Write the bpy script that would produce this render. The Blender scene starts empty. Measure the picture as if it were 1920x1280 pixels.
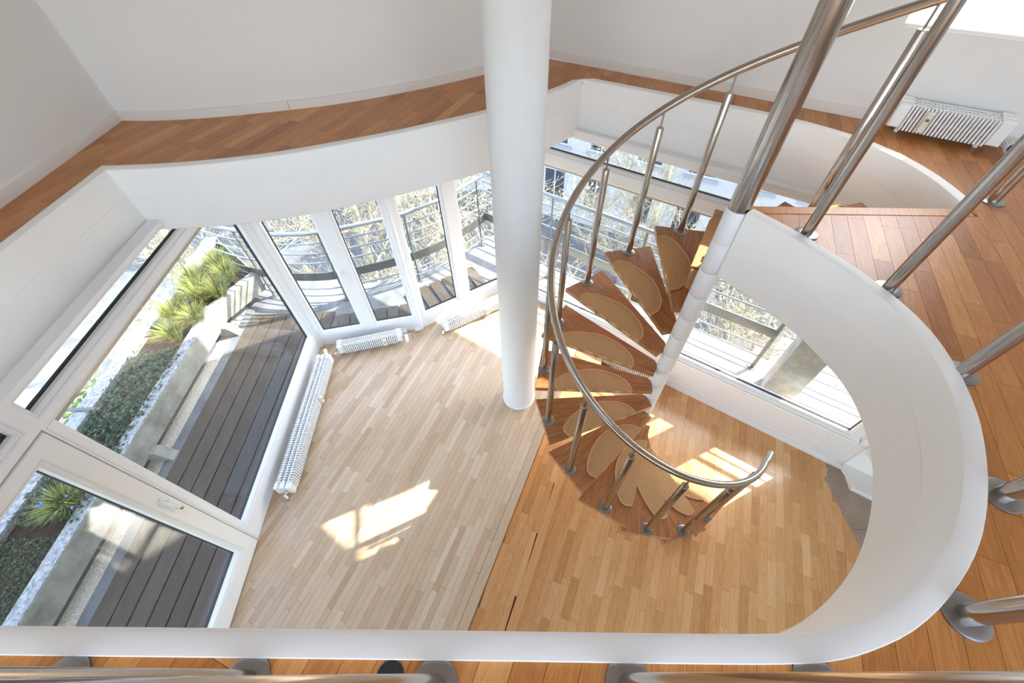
import bpy, math, random
from math import sin, cos, pi, radians, hypot, atan2, sqrt
from mathutils import Vector, Matrix
from mathutils.geometry import tessellate_polygon

random.seed(7)
SC = bpy.context.scene
COL = SC.collection

# ------------------------------------------------------------------ camera, sky, sun, exposure
CZ = 1.14934                       # eye height above the gallery floor (gallery floor is z = 0)
cam = bpy.data.cameras.new('camera')
cam.sensor_width = 36.0
cam.lens = 757.396 / 1920 * 36.0
cam.clip_start = 0.02
cam.clip_end = 400
camo = bpy.data.objects.new('camera', cam)
COL.objects.link(camo)
RW = ((0.9996166632551333, -0.027686215752131274, 0.0),
      (-0.02141883771230513, -0.7733316563181621, 0.6336397894129296),
      (-0.0175430879188214, -0.6333968919986382, -0.7736282164403895))
camo.matrix_world = Matrix(((RW[0][0], -RW[0][1], -RW[0][2], 0.0),
                            (RW[1][0], -RW[1][1], -RW[1][2], 0.0),
                            (RW[2][0], -RW[2][1], -RW[2][2], CZ),
                            (0, 0, 0, 1)))
SC.camera = camo

SUN_AZ = radians(24.0)             # direction towards the sun in plan, from +x
SUN_EL = radians(42.0)
world = bpy.data.worlds.new('sky')
SC.world = world
world.use_nodes = True
wn = world.node_tree
wn.nodes.clear()
wo = wn.nodes.new('ShaderNodeOutputWorld')
bg = wn.nodes.new('ShaderNodeBackground')
sky = wn.nodes.new('ShaderNodeTexSky')
sky.sky_type = 'NISHITA'
sky.sun_disc = False
sky.sun_elevation = SUN_EL
sky.sun_rotation = pi / 2 - SUN_AZ
sky.air_density = 1.0
sky.dust_density = 1.4
sky.ozone_density = 0.8
bg.inputs['Strength'].default_value = 0.45
hs = wn.nodes.new('ShaderNodeHueSaturation')
hs.inputs['Saturation'].default_value = 0.70
wn.links.new(sky.outputs[0], hs.inputs['Color'])
wn.links.new(hs.outputs[0], bg.inputs[0])
wn.links.new(bg.outputs[0], wo.inputs[0])

sun = bpy.data.lights.new('sun', 'SUN')
sun.energy = 6.0
sun.angle = radians(0.6)
sun.color = (1.0, 0.94, 0.84)
suno = bpy.data.objects.new('sun', sun)
COL.objects.link(suno)
sdir = Vector((cos(SUN_EL) * cos(SUN_AZ), cos(SUN_EL) * sin(SUN_AZ), sin(SUN_EL)))
suno.rotation_euler = sdir.to_track_quat('Z', 'Y').to_euler()
suno.location = sdir * 30

SC.view_settings.view_transform = 'Standard'
SC.view_settings.look = 'None'
SC.view_settings.gamma = 1.0
SC.view_settings.use_curve_mapping = False
SC.view_settings.exposure = 1.55
SC.cycles.max_bounces = 10
SC.cycles.diffuse_bounces = 6
SC.cycles.glossy_bounces = 4
SC.cycles.transparent_max_bounces = 16
SC.cycles.sample_clamp_indirect = 6.0
SC.cycles.use_denoising = True

# ------------------------------------------------------------------ measures
RISE = 0.1926864
ZL, ZM, ZF = -15 * RISE, -14 * RISE, -13 * RISE      # lower floor, step, raised pale floor
ZD = -2.56                                          # terrace deck
ZR = -2.74                                          # side balcony floor
AX = (1.14288, 1.75388)                             # axis of the spiral stair
TH0, DTH = 1.3561988, 0.404286
PLANK_DIR = radians(23.4)                           # all parquet runs this way, from +y towards +x


def srgb(r, g, b):
    f = lambda c: (c / 255 / 12.92) if c <= 10 else ((c / 255 + 0.055) / 1.055) ** 2.4
    return (f(r), f(g), f(b), 1.0)


# ------------------------------------------------------------------ materials
def new_mat(name):
    m = bpy.data.materials.new(name)
    m.use_nodes = True
    nt = m.node_tree
    b = nt.nodes['Principled BSDF']
    return m, nt, b


def N(nt, typ, **kw):
    n = nt.nodes.new(typ)
    for k, v in kw.items():
        setattr(n, k, v)
    return n


def plain(name, col, rough=0.5, metal=0.0, spec=0.5, noise=0.0, nscale=8.0, bump=0.0, bscale=60.0, coat=0.0):
    m, nt, b = new_mat(name)
    b.inputs['Roughness'].default_value = rough
    b.inputs['Metallic'].default_value = metal
    b.inputs['Specular IOR Level'].default_value = spec
    b.inputs['Coat Weight'].default_value = coat
    b.inputs['Base Color'].default_value = col
    tc = N(nt, 'ShaderNodeTexCoord')
    if noise:
        nz = N(nt, 'ShaderNodeTexNoise')
        nz.inputs['Scale'].default_value = nscale
        nz.inputs['Detail'].default_value = 5
        mx = N(nt, 'ShaderNodeMix', data_type='RGBA')
        mx.inputs[6].default_value = tuple(c * (1 - noise) for c in col[:3]) + (1,)
        mx.inputs[7].default_value = tuple(min(1, c * (1 + noise)) for c in col[:3]) + (1,)
        nt.links.new(tc.outputs['Object'], nz.inputs['Vector'])
        nt.links.new(nz.outputs['Fac'], mx.inputs[0])
        nt.links.new(mx.outputs[2], b.inputs['Base Color'])
    if bump:
        nb = N(nt, 'ShaderNodeTexNoise')
        nb.inputs['Scale'].default_value = bscale
        nb.inputs['Detail'].default_value = 4
        bp = N(nt, 'ShaderNodeBump')
        bp.inputs['Strength'].default_value = bump
        bp.inputs['Distance'].default_value = 0.01
        nt.links.new(tc.outputs['Object'], nb.inputs['Vector'])
        nt.links.new(nb.outputs['Fac'], bp.inputs['Height'])
        nt.links.new(bp.outputs['Normal'], b.inputs['Normal'])
    return m


def wood(name, dark, mid, light, angle, rough=0.35, spec=0.5, gscale=1.0, spread=1.0, coat=0.0, grain=0.07, crough=0.18):
    """strip wood: per-piece 'tint' attribute picks the tone, grain runs along the piece"""
    m, nt, b = new_mat(name)
    b.inputs['Roughness'].default_value = rough
    b.inputs['Specular IOR Level'].default_value = spec
    b.inputs['Coat Weight'].default_value = coat
    b.inputs['Coat Roughness'].default_value = crough
    tc = N(nt, 'ShaderNodeTexCoord')
    at = N(nt, 'ShaderNodeAttribute', attribute_name='tint')
    mp = N(nt, 'ShaderNodeMapping')
    mp.inputs['Rotation'].default_value = (0, 0, angle)
    nt.links.new(tc.outputs['Object'], mp.inputs['Vector'])
    ad = N(nt, 'ShaderNodeVectorMath', operation='ADD')
    sc_ = N(nt, 'ShaderNodeVectorMath', operation='SCALE')
    cb = N(nt, 'ShaderNodeCombineXYZ')
    nt.links.new(at.outputs['Fac'], cb.inputs[0])
    nt.links.new(at.outputs['Fac'], cb.inputs[1])
    nt.links.new(cb.outputs[0], sc_.inputs[0])
    sc_.inputs['Scale'].default_value = 37.0
    nt.links.new(mp.outputs[0], ad.inputs[0])
    nt.links.new(sc_.outputs[0], ad.inputs[1])
    st = N(nt, 'ShaderNodeMapping')
    st.inputs['Scale'].default_value = (14 * gscale, 1.3 * gscale, 14 * gscale)
    nt.links.new(ad.outputs[0], st.inputs['Vector'])
    nz = N(nt, 'ShaderNodeTexNoise')
    nz.inputs['Scale'].default_value = 1.6
    nz.inputs['Detail'].default_value = 3
    nz.inputs['Distortion'].default_value = 1.2
    nt.links.new(st.outputs[0], nz.inputs['Vector'])
    wv = N(nt, 'ShaderNodeMath', operation='SINE')
    ml = N(nt, 'ShaderNodeMath', operation='MULTIPLY')
    ml.inputs[1].default_value = 42.0
    nt.links.new(nz.outputs['Fac'], ml.inputs[0])
    nt.links.new(ml.outputs[0], wv.inputs[0])
    fs = N(nt, 'ShaderNodeMapping')
    fs.inputs['Scale'].default_value = (260, 9, 260)
    nt.links.new(ad.outputs[0], fs.inputs['Vector'])
    fine = N(nt, 'ShaderNodeTexNoise')
    fine.inputs['Scale'].default_value = 1.0
    fine.inputs['Detail'].default_value = 2
    nt.links.new(fs.outputs[0], fine.inputs['Vector'])
    # tone = tint + grain
    g1 = N(nt, 'ShaderNodeMath', operation='MULTIPLY_ADD')
    g1.inputs[1].default_value = grain
    nt.links.new(wv.outputs[0], g1.inputs[0])
    t1 = N(nt, 'ShaderNodeMath', operation='MULTIPLY_ADD')
    t1.inputs[1].default_value = spread
    t1.inputs[2].default_value = 0.5 - 0.5 * spread
    nt.links.new(at.outputs['Fac'], t1.inputs[0])
    nt.links.new(t1.outputs[0], g1.inputs[2])
    g2 = N(nt, 'ShaderNodeMath', operation='MULTIPLY_ADD')
    g2.inputs[1].default_value = 0.5
    nt.links.new(fine.outputs['Fac'], g2.inputs[0])
    nt.links.new(g1.outputs[0], g2.inputs[2])
    g3 = N(nt, 'ShaderNodeMath', operation='SUBTRACT')
    g3.inputs[1].default_value = 0.25
    nt.links.new(g2.outputs[0], g3.inputs[0])
    rp = N(nt, 'ShaderNodeValToRGB')
    rp.color_ramp.elements[0].color = dark
    rp.color_ramp.elements[1].color = light
    e = rp.color_ramp.elements.new(0.5)
    e.color = mid
    nt.links.new(g3.outputs[0], rp.inputs['Fac'])
    nt.links.new(rp.outputs['Color'], b.inputs['Base Color'])
    bp = N(nt, 'ShaderNodeBump')
    bp.inputs['Strength'].default_value = 0.06
    bp.inputs['Distance'].default_value = 0.004
    nt.links.new(fine.outputs['Fac'], bp.inputs['Height'])
    nt.links.new(bp.outputs['Normal'], b.inputs['Normal'])
    return m


def glass_mat(name, tint=(0.97, 0.985, 0.98, 1), base=0.04):
    m = bpy.data.materials.new(name)
    m.use_nodes = True
    nt = m.node_tree
    nt.nodes.clear()
    out = N(nt, 'ShaderNodeOutputMaterial')
    tr = N(nt, 'ShaderNodeBsdfTransparent')
    tr.inputs[0].default_value = tint
    gl = N(nt, 'ShaderNodeBsdfGlossy')
    gl.inputs['Roughness'].default_value = 0.0
    lw = N(nt, 'ShaderNodeLayerWeight')
    lw.inputs['Blend'].default_value = 0.5
    pw = N(nt, 'ShaderNodeMath', operation='POWER')
    pw.inputs[1].default_value = 5.0
    nt.links.new(lw.outputs['Facing'], pw.inputs[0])
    ma = N(nt, 'ShaderNodeMath', operation='MULTIPLY_ADD')
    ma.inputs[1].default_value = 1 - base
    ma.inputs[2].default_value = base
    nt.links.new(pw.outputs[0], ma.inputs[0])
    mx = N(nt, 'ShaderNodeMixShader')
    nt.links.new(ma.outputs[0], mx.inputs[0])
    nt.links.new(tr.outputs[0], mx.inputs[1])
    nt.links.new(gl.outputs[0], mx.inputs[2])
    nt.links.new(mx.outputs[0], out.inputs['Surface'])
    return m


def emit(name, col, s):
    m = bpy.data.materials.new(name)
    m.use_nodes = True
    nt = m.node_tree
    nt.nodes.clear()
    out = N(nt, 'ShaderNodeOutputMaterial')
    e = N(nt, 'ShaderNodeEmission')
    e.inputs[0].default_value = col
    e.inputs[1].default_value = s
    nt.links.new(e.outputs[0], out.inputs[0])
    return m


def sisal_mat():
    m, nt, b = new_mat('sisal')
    b.inputs['Roughness'].default_value = 0.95
    b.inputs['Specular IOR Level'].default_value = 0.1
    tc = N(nt, 'ShaderNodeTexCoord')
    w1 = N(nt, 'ShaderNodeTexWave', bands_direction='X')
    w2 = N(nt, 'ShaderNodeTexWave', bands_direction='Y')
    for w in (w1, w2):
        w.inputs['Scale'].default_value = 27
        w.inputs['Distortion'].default_value = 0.6
        nt.links.new(tc.outputs['Object'], w.inputs['Vector'])
    mu = N(nt, 'ShaderNodeMath', operation='MULTIPLY')
    nt.links.new(w1.outputs['Fac'], mu.inputs[0])
    nt.links.new(w2.outputs['Fac'], mu.inputs[1])
    nz = N(nt, 'ShaderNodeTexNoise')
    nz.inputs['Scale'].default_value = 90
    nt.links.new(tc.outputs['Object'], nz.inputs['Vector'])
    mx = N(nt, 'ShaderNodeMath', operation='MULTIPLY_ADD')
    mx.inputs[1].default_value = 0.6
    nt.links.new(nz.outputs['Fac'], mx.inputs[0])
    nt.links.new(mu.outputs[0], mx.inputs[2])
    rp = N(nt, 'ShaderNodeValToRGB')
    rp.color_ramp.elements[0].color = srgb(140, 96, 58)
    rp.color_ramp.elements[1].color = srgb(226, 184, 136)
    nt.links.new(mx.outputs[0], rp.inputs[0])
    nt.links.new(rp.outputs[0], b.inputs['Base Color'])
    bp = N(nt, 'ShaderNodeBump')
    bp.inputs['Strength'].default_value = 0.5
    bp.inputs['Distance'].default_value = 0.004
    nt.links.new(mu.outputs[0], bp.inputs['Height'])
    nt.links.new(bp.outputs['Normal'], b.inputs['Normal'])
    return m


def concrete(name, c0, c1, scale=6.0, bump=0.3, rough=0.9):
    m, nt, b = new_mat(name)
    b.inputs['Roughness'].default_value = rough
    b.inputs['Specular IOR Level'].default_value = 0.2
    tc = N(nt, 'ShaderNodeTexCoord')
    nz = N(nt, 'ShaderNodeTexNoise')
    nz.inputs['Scale'].default_value = scale
    nz.inputs['Detail'].default_value = 8
    nz.inputs['Roughness'].default_value = 0.65
    nt.links.new(tc.outputs['Object'], nz.inputs['Vector'])
    rp = N(nt, 'ShaderNodeValToRGB')
    rp.color_ramp.elements[0].position = 0.32
    rp.color_ramp.elements[1].position = 0.66
    rp.color_ramp.elements[0].color = c0
    rp.color_ramp.elements[1].color = c1
    nt.links.new(nz.outputs['Fac'], rp.inputs[0])
    nt.links.new(rp.outputs[0], b.inputs['Base Color'])
    bp = N(nt, 'ShaderNodeBump')
    bp.inputs['Strength'].default_value = bump
    bp.inputs['Distance'].default_value = 0.01
    nt.links.new(nz.outputs['Fac'], bp.inputs['Height'])
    nt.links.new(bp.outputs['Normal'], b.inputs['Normal'])
    return m


def leafy(name, c0, c1, rough=0.6, trans=0.25):
    m, nt, b = new_mat(name)
    b.inputs['Roughness'].default_value = rough
    b.inputs['Specular IOR Level'].default_value = 0.25
    at = N(nt, 'ShaderNodeAttribute', attribute_name='tint')
    rp = N(nt, 'ShaderNodeValToRGB')
    rp.color_ramp.elements[0].color = c0
    rp.color_ramp.elements[1].color = c1
    nt.links.new(at.outputs['Fac'], rp.inputs[0])
    nt.links.new(rp.outputs[0], b.inputs['Base Color'])
    if trans:
        out = nt.nodes['Material Output']
        tl = N(nt, 'ShaderNodeBsdfTranslucent')
        nt.links.new(rp.outputs[0], tl.inputs[0])
        mx = N(nt, 'ShaderNodeMixShader')
        mx.inputs[0].default_value = trans
        nt.links.new(b.outputs[0], mx.inputs[1])
        nt.links.new(tl.outputs[0], mx.inputs[2])
        nt.links.new(mx.outputs[0], out.inputs['Surface'])
    return m


def brushed(name, col, rough):
    m, nt, b = new_mat(name)
    b.inputs['Metallic'].default_value = 1.0
    b.inputs['Base Color'].default_value = col
    tc = N(nt, 'ShaderNodeTexCoord')
    mp = N(nt, 'ShaderNodeMapping')
    mp.inputs['Scale'].default_value = (160, 160, 1.5)
    nz = N(nt, 'ShaderNodeTexNoise')
    nz.inputs['Scale'].default_value = 3
    nz.inputs['Detail'].default_value = 4
    nt.links.new(tc.outputs['Object'], mp.inputs[0])
    nt.links.new(mp.outputs[0], nz.inputs['Vector'])
    mr = N(nt, 'ShaderNodeMapRange')
    mr.inputs['To Min'].default_value = rough * 0.75
    mr.inputs['To Max'].default_value = rough * 1.25
    nt.links.new(nz.outputs['Fac'], mr.inputs['Value'])
    nt.links.new(mr.outputs[0], b.inputs['Roughness'])
    return m


M = {}
M['wall'] = plain('wall_paint', srgb(230, 228, 225), 0.85, spec=0.2, bump=0.04, bscale=260)
M['white'] = plain('white_lacquer', srgb(240, 239, 236), 0.42, spec=0.4)
M['rim'] = plain('rim_paint', srgb(240, 238, 234), 0.5, spec=0.35, noise=0.015, nscale=4)
M['frame'] = plain('frame_paint', srgb(231, 231, 231), 0.4, spec=0.4)
M['pvc'] = plain('white_plastic_frame', srgb(234, 236, 240), 0.3, spec=0.5)
M['skirting'] = plain('skirting_paint', srgb(222, 214, 206), 0.5, spec=0.3)
M['column'] = plain('column_plaster', srgb(224, 224, 223), 0.6, spec=0.3)
M['steel'] = brushed('brushed_steel', srgb(182, 174, 165), 0.17)
M['steel_plate'] = brushed('steel_plate', srgb(158, 158, 158), 0.3)
M['hub'] = plain('hub_paint', srgb(235, 235, 236), 0.35, spec=0.5)
M['radiator'] = plain('radiator_enamel', srgb(238, 238, 238), 0.35, spec=0.5)
M['dark'] = plain('dark_gap', srgb(40, 38, 36), 0.8)
M['gasket'] = plain('black_gasket', srgb(32, 32, 32), 0.6)
M['grey_plastic'] = plain('grey_display', srgb(96, 98, 98), 0.4)
M['ivory'] = plain('ivory_plastic', srgb(222, 217, 203), 0.45)
M['chrome'] = plain('chrome', srgb(200, 200, 200), 0.15, metal=1.0)
M['brass'] = plain('brass_key', srgb(170, 140, 90), 0.35, metal=1.0)
M['shutter'] = plain('beige_shutter', srgb(196, 178, 160), 0.6)
M['pale_oak'] = wood('pale_oak_strip', srgb(180, 148, 116), srgb(202, 176, 147), srgb(220, 200, 176), PLANK_DIR, rough=0.26, coat=0.4, spread=0.75, grain=0.05)
M['oak'] = wood('oak_strip', srgb(190, 134, 80), srgb(220, 168, 110), srgb(238, 196, 144), PLANK_DIR, rough=0.26, coat=0.4, spread=0.7, grain=0.09)
M['gallery_oak'] = wood('gallery_oak_strip', srgb(146, 86, 36), srgb(182, 118, 58), srgb(212, 154, 92), PLANK_DIR, rough=0.36, spec=0.38, spread=0.7, coat=0.15, grain=0.09, crough=0.34)
M['tread'] = wood('tread_wood', srgb(120, 72, 40), srgb(162, 106, 64), srgb(192, 138, 90), pi / 2, rough=0.32, spread=0.45, coat=0.15, gscale=0.6, grain=0.16)
M['subfloor'] = plain('subfloor', srgb(120, 76, 40), 0.8)
M['sisal'] = sisal_mat()
M['binding'] = plain('mat_binding', srgb(208, 158, 112), 0.9)
M['tile'] = concrete('floor_tile', srgb(164, 146, 130), srgb(184, 168, 152), 3.0, 0.03, 0.5)
M['glass'] = glass_mat('window_glass', (0.90, 0.915, 0.91, 1))
M['clear_glass'] = glass_mat('clear_glass')
M['deck'] = wood('deck_board_wood', srgb(52, 45, 39), srgb(80, 71, 62), srgb(110, 100, 88), 0.0, rough=0.6, spec=0.3, spread=0.6)
M['concrete'] = concrete('planter_concrete', srgb(132, 130, 122), srgb(178, 175, 165), 5.0)
M['curb'] = concrete('planter_curb', srgb(104, 107, 112), srgb(186, 187, 188), 40.0, 0.5)
M['pier'] = concrete('board_marked_concrete', srgb(150, 146, 140), srgb(186, 181, 172), 7.0)
M['gravel'] = concrete('gravel', srgb(176, 168, 152), srgb(238, 232, 220), 60.0, 0.8)
M['slab'] = concrete('slab', srgb(104, 108, 112), srgb(134, 136, 138), 5.0)
M['paleslab'] = concrete('pale_slab', srgb(138, 138, 137), srgb(158, 158, 157), 6.0, 0.1)
M['soil'] = concrete('soil', srgb(38, 30, 24), srgb(74, 60, 48), 30.0, 0.8)
M['galv'] = plain('galvanised_rail', srgb(150, 158, 164), 0.4, metal=0.55)
M['galvdark'] = plain('galvanised_plate', srgb(110, 112, 108), 0.45, metal=0.4)
M['ivy'] = leafy('ivy_leaves', srgb(18, 34, 24), srgb(84, 112, 84))
M['grass'] = leafy('grass_blades', srgb(66, 98, 36), srgb(196, 190, 112))
M['flower'] = plain('blue_flower', srgb(110, 140, 220), 0.7)
M['bark'] = concrete('pale_bark', srgb(132, 124, 106), srgb(206, 202, 184), 5.0, 0.3)
M['buds'] = leafy('spring_buds', srgb(150, 128, 78), srgb(226, 214, 172), trans=0.3)
M['ground'] = concrete('street_asphalt', srgb(96, 98, 102), srgb(124, 126, 130), 1.5, 0.1)
M['paving'] = concrete('pavement', srgb(150, 143, 136), srgb(178, 171, 164), 2.0, 0.1)
M['brickpave'] = concrete('brick_forecourt', srgb(112, 102, 96), srgb(150, 134, 122), 3.0, 0.1)
M['facade'] = plain('white_render', srgb(206, 207, 212), 0.8, noise=0.03, nscale=1.0)
M['facadegrey'] = plain('grey_render', srgb(168, 176, 186), 0.8)
M['wglass'] = plain('dark_window_glass', srgb(62, 70, 80), 0.1, spec=0.8)
M['hedge'] = leafy('hedge_leaves', srgb(38, 64, 34), srgb(116, 142, 70))
M['carpaint'] = plain('dark_car_paint', srgb(44, 52, 66), 0.25, spec=0.6, coat=0.6)
M['carsilver'] = plain('silver_car_paint', srgb(150, 156, 164), 0.3, spec=0.6, coat=0.6)
M['rubber'] = plain('tyre_rubber', srgb(28, 28, 28), 0.8)


# ------------------------------------------------------------------ mesh helpers
class Fr:
    """a vertical plane: s along it, n into the room, z up"""
    def __init__(self, p0, d, inward):
        l = hypot(*d)
        self.p, self.d = p0, (d[0] / l, d[1] / l)
        n = (-self.d[1], self.d[0])
        if n[0] * inward[0] + n[1] * inward[1] < 0:
            n = (-n[0], -n[1])
        self.n = n

    def pt(self, s, n, z):
        return (self.p[0] + self.d[0] * s + self.n[0] * n, self.p[1] + self.d[1] * s + self.n[1] * n, z)


class MB:
    def __init__(self):
        self.v, self.f, self.t = [], [], []

    def add(self, vs, fs, tint=None):
        o = len(self.v)
        self.v += [tuple(p) for p in vs]
        self.f += [tuple(i + o for i in f) for f in fs]
        self.t += [tint if tint is not None else 0.5] * len(fs)
        return self

    def hexa(self, c8, tint=None):
        return self.add(c8, [(3, 2, 1, 0), (4, 5, 6, 7), (0, 1, 5, 4), (1, 2, 6, 5), (2, 3, 7, 6), (3, 0, 4, 7)], tint)

    def box(self, x0, x1, y0, y1, z0, z1, tint=None):
        return self.hexa([(x0, y0, z0), (x1, y0, z0), (x1, y1, z0), (x0, y1, z0),
                          (x0, y0, z1), (x1, y0, z1), (x1, y1, z1), (x0, y1, z1)], tint)

    def fbox(self, fr, s0, s1, n0, n1, z0, z1, tint=None, ch=0.0):
        if ch <= 0:
            return self.hexa([fr.pt(s0, n0, z0), fr.pt(s1, n0, z0), fr.pt(s1, n1, z0), fr.pt(s0, n1, z0),
                              fr.pt(s0, n0, z1), fr.pt(s1, n0, z1), fr.pt(s1, n1, z1), fr.pt(s0, n1, z1)], tint)
        # chamfer on the room side
        a = [fr.pt(s0, n0, z0), fr.pt(s1, n0, z0), fr.pt(s1, n0, z1), fr.pt(s0, n0, z1)]
        b = [fr.pt(s0, n1 - ch, z0), fr.pt(s1, n1 - ch, z0), fr.pt(s1, n1 - ch, z1), fr.pt(s0, n1 - ch, z1)]
        c = [fr.pt(s0 + ch, n1, z0 + ch), fr.pt(s1 - ch, n1, z0 + ch), fr.pt(s1 - ch, n1, z1 - ch), fr.pt(s0 + ch, n1, z1 - ch)]
        fs = [(3, 2, 1, 0), (8, 9, 10, 11)]
        for i in range(4):
            j = (i + 1) % 4
            fs += [(i, j, j + 4, i + 4), (i + 4, j + 4, j + 8, i + 8)]
        return self.add(a + b + c, fs, tint)

    def ring(self, fr, s0, s1, z0, z1, w, n0, n1, wb=None, wt=None, wr=None, tint=None, bev=0.006):
        """rectangular frame (mitred, with a sloped inner edge towards the room)"""
        wb = w if wb is None else wb
        wt = w if wt is None else wt
        wr = w if wr is None else wr
        O = [(s0, z0), (s1, z0), (s1, z1), (s0, z1)]
        I = [(s0 + w, z0 + wb), (s1 - wr, z0 + wb), (s1 - wr, z1 - wt), (s0 + w, z1 - wt)]
        I2 = [(s0 + w - bev, z0 + wb - bev), (s1 - wr + bev, z0 + wb - bev), (s1 - wr + bev, z1 - wt + bev), (s0 + w - bev, z1 - wt + bev)]
        vs = [fr.pt(s, n0, z) for s, z in O] + [fr.pt(s, n1, z) for s, z in O] + \
             [fr.pt(s, n1, z) for s, z in I2] + [fr.pt(s, n1 - bev, z) for s, z in I] + [fr.pt(s, n0, z) for s, z in I]
        fs = []
        for i in range(4):
            j = (i + 1) % 4
            fs += [(i, j, j + 4, i + 4), (i + 4, j + 4, j + 8, i + 8), (i + 8, j + 8, j + 12, i + 12),
                   (i + 12, j + 12, j + 16, i + 16), (i + 16, j + 16, j, i)]
        return self.add(vs, fs, tint)

    def tube(self, pts, r, seg=12, caps=True, tint=None, r2=None, closed=False):
        pts = [Vector(p) for p in pts]
        n = len(pts)
        rs = [r + (r2 - r) * i / max(1, n - 1) if r2 is not None else r for i in range(n)]
        vs, fs = [], []
        up = None
        for i, p in enumerate(pts):
            a = pts[i - 1] if i > 0 else (pts[-1] if closed else p)
            c = pts[i + 1] if i < n - 1 else (pts[0] if closed else p)
            t = (c - a).normalized()
            if up is None:
                up = Vector((0, 0, 1)) if abs(t.z) < 0.9 else Vector((1, 0, 0))
            x = t.cross(up)
            if x.length < 1e-4:
                x = t.cross(Vector((0, 1, 0)))
            x.normalize()
            y = x.cross(t).normalized()
            up = y
            for k in range(seg):
                a_ = 2 * pi * k / seg
                vs.append(p + (x * cos(a_) + y * sin(a_)) * rs[i])
        m = n if closed else n - 1
        for i in range(m):
            for k in range(seg):
                a, b = i * seg + k, i * seg + (k + 1) % seg
                i2 = (i + 1) % n
                fs.append((a, b, i2 * seg + (k + 1) % seg, i2 * seg + k))
        if caps and not closed:
            fs.append(tuple(range(seg - 1, -1, -1)))
            fs.append(tuple((n - 1) * seg + k for k in range(seg)))
        return self.add(vs, fs, tint)

    def lathe(self, prof, seg=24, c=(0, 0), tint=None):
        vs, fs = [], []
        for r, z in prof:
            for k in range(seg):
                a = 2 * pi * k / seg
                vs.append((c[0] + r * cos(a), c[1] + r * sin(a), z))
        for i in range(len(prof) - 1):
            for k in range(seg):
                k2 = (k + 1) % seg
                fs.append((i * seg + k, i * seg + k2, (i + 1) * seg + k2, (i + 1) * seg + k))
        fs.append(tuple(range(seg - 1, -1, -1)))
        fs.append(tuple((len(prof) - 1) * seg + k for k in range(seg)))
        return self.add(vs, fs, tint)

    def prism(self, poly, z0, z1, tint=None, bev=0.0):
        n = len(poly)
        area = sum(poly[i][0] * poly[(i + 1) % n][1] - poly[(i + 1) % n][0] * poly[i][1] for i in range(n))
        if area < 0:
            poly = poly[::-1]
        if bev <= 0:
            vs = [(x, y, z0) for x, y in poly] + [(x, y, z1) for x, y in poly]
            fs = [tuple(range(n - 1, -1, -1)), tuple(range(n, 2 * n))]
            fs += [(i, (i + 1) % n, n + (i + 1) % n, n + i) for i in range(n)]
        else:
            ins = offset_closed(poly, -bev)
            vs = [(x, y, z0) for x, y in poly] + [(x, y, z1 - bev) for x, y in poly] + [(x, y, z1) for x, y in ins]
            fs = [tuple(range(n - 1, -1, -1)), tuple(range(2 * n, 3 * n))]
            fs += [(i, (i + 1) % n, n + (i + 1) % n, n + i) for i in range(n)]
            fs += [(n + i, n + (i + 1) % n, 2 * n + (i + 1) % n, 2 * n + i) for i in range(n)]
        return self.add(vs, fs, tint)

    def sheet(self, outer, hole, z, flip=False, tint=None):
        loops = [[Vector((x, y, 0)) for x, y in outer]]
        if hole:
            loops.append([Vector((x, y, 0)) for x, y in hole])
        tri = tessellate_polygon(loops)
        vs = [(p.x, p.y, z) for l in loops for p in l]
        fs = []
        for a, b, c in tri:
            ar = (vs[b][0] - vs[a][0]) * (vs[c][1] - vs[a][1]) - (vs[c][0] - vs[a][0]) * (vs[b][1] - vs[a][1])
            if (ar < 0) != flip:
                a, b = b, a
            fs.append((a, b, c))
        return self.add(vs, fs, tint)

    def sweep(self, path, prof, closed=False, tint=None, normals=None):
        """profile (offset to the right of travel, z) along a plan path"""
        ns = normals or path_normals(path, closed)
        m = len(prof)
        vs = [(p[0] + n[0] * o, p[1] + n[1] * o, z) for p, n in zip(path, ns) for o, z in prof]
        fs = []
        L = len(path)
        for i in range(L if closed else L - 1):
            j = (i + 1) % L
            for k in range(m - 1):
                fs.append((i * m + k, i * m + k + 1, j * m + k + 1, j * m + k))
        return self.add(vs, fs, tint)

    def build(self, name, mat, parent=None, smooth=None, loc=None, rz=0.0, recalc=False):
        me = bpy.data.meshes.new(name)
        me.from_pydata(self.v, [], self.f)
        me.update()
        if recalc:
            import bmesh
            bm = bmesh.new()
            bm.from_mesh(me)
            bmesh.ops.recalc_face_normals(bm, faces=bm.faces)
            bm.to_mesh(me)
            bm.free()
        at = me.attributes.new('tint', 'FLOAT', 'FACE')
        at.data.foreach_set('value', self.t)
        if smooth:
            me.shade_smooth()
            me.set_sharp_from_angle(angle=radians(smooth))
        me.materials.append(mat)
        o = bpy.data.objects.new(name, me)
        COL.objects.link(o)
        put(o, parent, loc, rz)
        return o


def put(o, parent=None, loc=None, rz=0.0):
    l = Vector(loc) if loc is not None else Vector((0, 0, 0))
    if parent is not None:
        o.parent = parent
        if parent.type == 'EMPTY':
            l = l - parent.location
    o.location = l
    o.rotation_euler = (0, 0, rz)


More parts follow.
